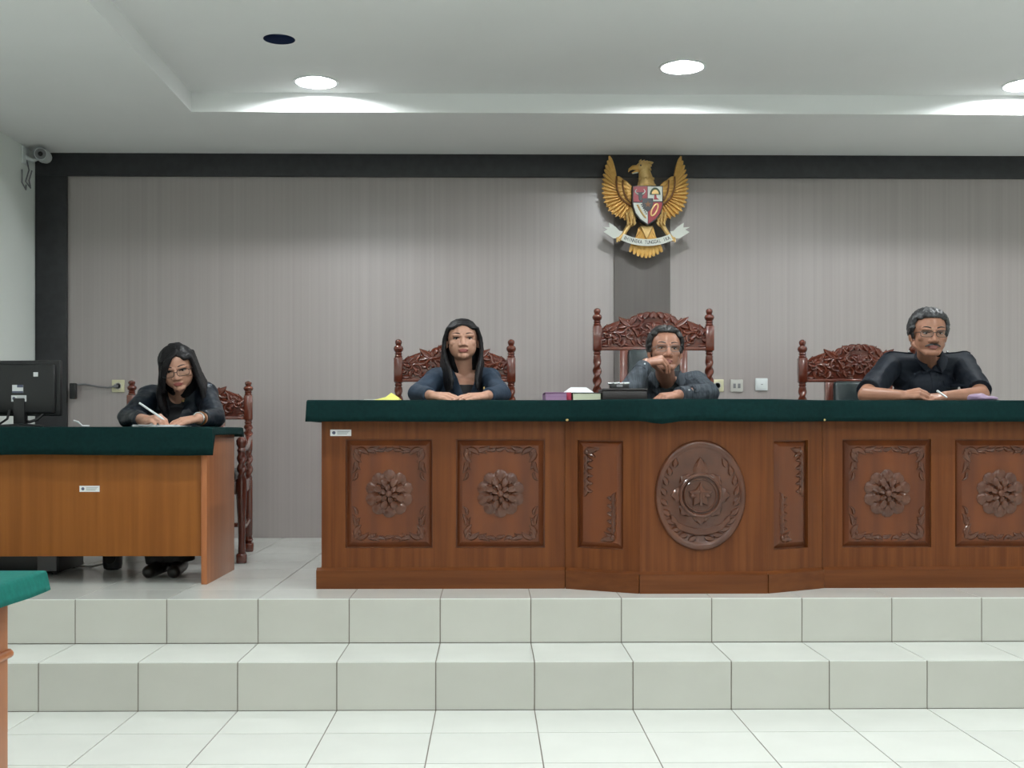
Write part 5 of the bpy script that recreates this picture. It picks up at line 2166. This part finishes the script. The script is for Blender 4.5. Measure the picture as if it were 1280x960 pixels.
# ---- the clerk writing at the left desk
def clerk():
    X = pt
    t = thing('person', 'person with long black hair and glasses bent over papers, writing at the left desk', 'person', (X(222, 500, 6.76).x, 6.76, Z2))
    hd = Head(X(221.5, 460, 6.32), rot_head(6, 18, -9), 1.0, 1.18)
    N = X(224, 494, 6.48)
    J = seated((t.location.x, 6.80, Z2 + .635), N + Vector((0, .06, -.18)), N, hd.P(0, .035, -.07), X(256, 493, 6.48), X(188, 497, 6.48), 5.92, (.205, .120))
    EL, ER = X(269, 523, 6.22), X(160, 523, 6.20)
    WL, WR = X(247, 522, 6.03), X(183, 525, 6.00)
    EL.z = ER.z = DT + .050
    WL.z = DT + .044
    WR.z = DT + .036
    body = MB()
    torso(body, J, -.004, .92)
    hd.pieces(body, .85, .95, 1.1, .75, .65)
    limb(body, J['SL'], EL, WL, (.047, .040, .027))
    limb(body, J['SR'], ER, WR, (.047, .040, .027))
    legs(body, J)
    hand(body, WR, (.72, -.55, .12), (-.25, -.25, .9), -1, (.75, .95, .5), .02, 1.0, (.35, .55))
    hand(body, WL, (-.88, -.36, -.16), (-.05, -.35, .9), 1, (.22, .40, .3), .07, 1.0)
    me = body.fused(.0036, 5)
    bvh = bvh_of(me)
    fused_obj('body', me, [M['skin'], M['lips']], t, lambda c: 1 if hd.lips(c) else 0)
    face_parts(t, hd, bvh, M['hair'], .0032, True, .75)
    glasses(t, hd, .027, .019, M['black_pl'], .0016, -.006)
    q = MB()
    torso(q, J, .006, .93, 1.02, False)
    me = q.fused(.007, 3, cut=lambda c: (c - N).length < .066 and c.z > N.z - .05)
    fused_obj('dark_top', me, M['blacktop'], t)
    q = MB()
    torso(q, J, .020, .96, 1.06, False)
    for E, W, S_ in ((EL, WL, 'SL'), (ER, WR, 'SR')):
        q.rc(J[S_], E, .066, .056, 18)
        q.cone(E, E + (W - E) * .72, .054, .043, 18)
    xc = N.x - .004

    def cut(c):
        return c.z < Z2 + .50 or (c.y < N.y - .03 and abs(c.x - xc) < .022 + (c.z - DT) * .16) or ((c - N).length < .080 and c.z > N.z - .03)
    me = q.fused(.0055, 3, disp=lambda c: .008 * noise.noise(Vector((c.x * 12, c.y * 12, c.z * 30))) * .7 + .0015 * noise.noise(c * 45), cut=cut)
    jk = fused_obj('jacket', me, M['jacket_l'], t, None, .003)
    jb = bvh_of(me)
    p = X(221, 500.5, 6.3)
    r = bvh.ray_cast(Vector((p.x, 5.8, p.z)), Vector((0, 1, 0)))
    y_ = (r[0].y if r[0] else 6.36) - .012
    q = MB().ell((p.x, y_, p.z), (.009, .004, .006), 12, 8)
    q.tube([(p.x - .05, y_ + .03, p.z + .06), (p.x - .02, y_ + .008, p.z + .02), (p.x, y_, p.z), (p.x + .02, y_ + .008, p.z + .02), (p.x + .05, y_ + .03, p.z + .06)], .0012, 6)
    q.build('necklace', M['brass'], t)
    # bracelet on the left wrist
    d = (WL - EL).normalized()
    for off, m, r_ in ((-.012, M['chrome'], .004), (-.030, M['brown'], .006)):
        c = WL + d * off
        a = d.orthogonal().normalized()
        b = d.cross(a)
        q = MB().tube([c + (a * math.cos(2 * PI * i / 24) + b * math.sin(2 * PI * i / 24)) * .0315 for i in range(24)], r_, 8, True)
        q.build('bracelet', m, t)
    q = MB()
    q.ell(J['P'] + Vector((0, 0, -.01)), (.17, .135, .12), 20, 12)
    legs(q, J, .012, False, .036)
    me = q.fused(.009, 2)
    fused_obj('trousers', me, M['trousers'], t)
    for s_ in ('L', 'R'):
        a, tt = J['A' + s_], J['T' + s_]
        q = MB()
        q.rc(a + Vector((0, .035, -.040)), tt, .040, .034, 14)
        q.rc(a + Vector((0, .0, -.025)), a + Vector((0, -.05, -.035)), .044, .040, 14)
        me = q.fused(.006, 3, cut=None)
        for v in me.vertices:
            v.co.z = max(v.co.z, Z2 + .0015)
        fused_obj('shoe', me, M['shoe'], t)
    # long hair swept to one side of the face
    q = MB()
    q.ell(hd.P(0, .032, .034), (.086 * hd.w, .094, .094), 24, 16, hd.R)
    q.ell(hd.P(0, .065, -.06), (.090 * hd.w, .055, .13), 20, 14, hd.R)
    Lx = lambda a, b, u: a + (b - a) * u
    for s_ in (-1, 1):
        for i in range(13):
            u = i / 12
            y0 = Lx(-.060, .095, u)
            inn = .012 if s_ < 0 else 0
            ya, yb_ = Lx(-.064, .098, u), Lx(-.062 if s_ < 0 else -.050, .088, u)
            pp = [(.010, y0, crown(.01, y0)), (.010 + s_ * .022, (y0 + ya) / 2, crown(.026, (y0 + ya) / 2)), (s_ * .046, ya, crown(.046, ya)), (s_ * (.072 - inn), yb_, max(.048, crown(.070, yb_))),
                  (s_ * (.080 - inn), Lx(-.066 if s_ < 0 else -.036, .082, u), .0), (s_ * (.086 - inn * .5), Lx(-.060 if s_ < 0 else -.036, .085, u), -.06),
                  (s_ * .098, Lx(-.055, .095, u), -.12), (s_ * .098, Lx(-.062, .105, u), -.18), (s_ * Lx(.085, .09, u), Lx(-.060, .105, u), -.25)]
            q.chain([hd.P(*p_) for p_ in pp], [.007, .009, .011, .012, .013, .015, .017, .017, .009], 8)
    for i in range(7):   # the fringe over her right temple
        u = i / 6
        q.chain([hd.P(.014, -.045 - .02 * u, .104 - .012 * u), hd.P(-.008 - .016 * (1 - u), -.084, .076), hd.P(-.028 - .020 * (1 - u), -.089, .040), hd.P(-.046 - .014 * (1 - u), -.084, .0), hd.P(-.060 - .006 * (1 - u), -.074, -.05), hd.P(-.074, -.064, -.11)],
                [.007, .009, .010, .010, .010, .008], 8)
    for i in range(7):
        x = (-.066 + .022 * i)
        q.chain([hd.P(x * .3, .07, .115), hd.P(x, .114, .05), hd.P(x, .120, -.04), hd.P(x, .12, -.12), hd.P(x, .11, -.20)], [.012, .014, .017, .018, .010], 8)
    me = q.fused(.0045, 2, disp=lambda c: .0016 * noise.noise(Vector((c.x * 220, c.y * 220, c.z * 12))))
    fused_obj('hair', me, M['hair'], t)
    return t


woman_judge()
chief()
_, WRr = man_right()
clerk()

# pens held in the hands
a, b = pt(174.5, 504, 5.95), pt(205, 524.5, 5.90)
b.z = max(b.z, DT + .012)
q = MB().cone(a, a + (b - a) * .9, .0055, .0055, 12)
q.cone(a + (b - a) * .9, b, .0055, .0015, 12)
o = q.build('pen', M['white_pl'])
obj_at(o, (a + b) / 2, 'white pen in the writing hand of the person at the left desk', 'pen')
a, b = pt(1172, 489, 5.86), pt(1184, 497, 5.82)
q = MB().cone(a, b, .006, .004, 12)
q.ell(a, .0062, 10, 6)
o = q.build('pen', M['white_pl'])
obj_at(o, (a + b) / 2, 'short white pen in the moustached man\'s hand', 'pen')
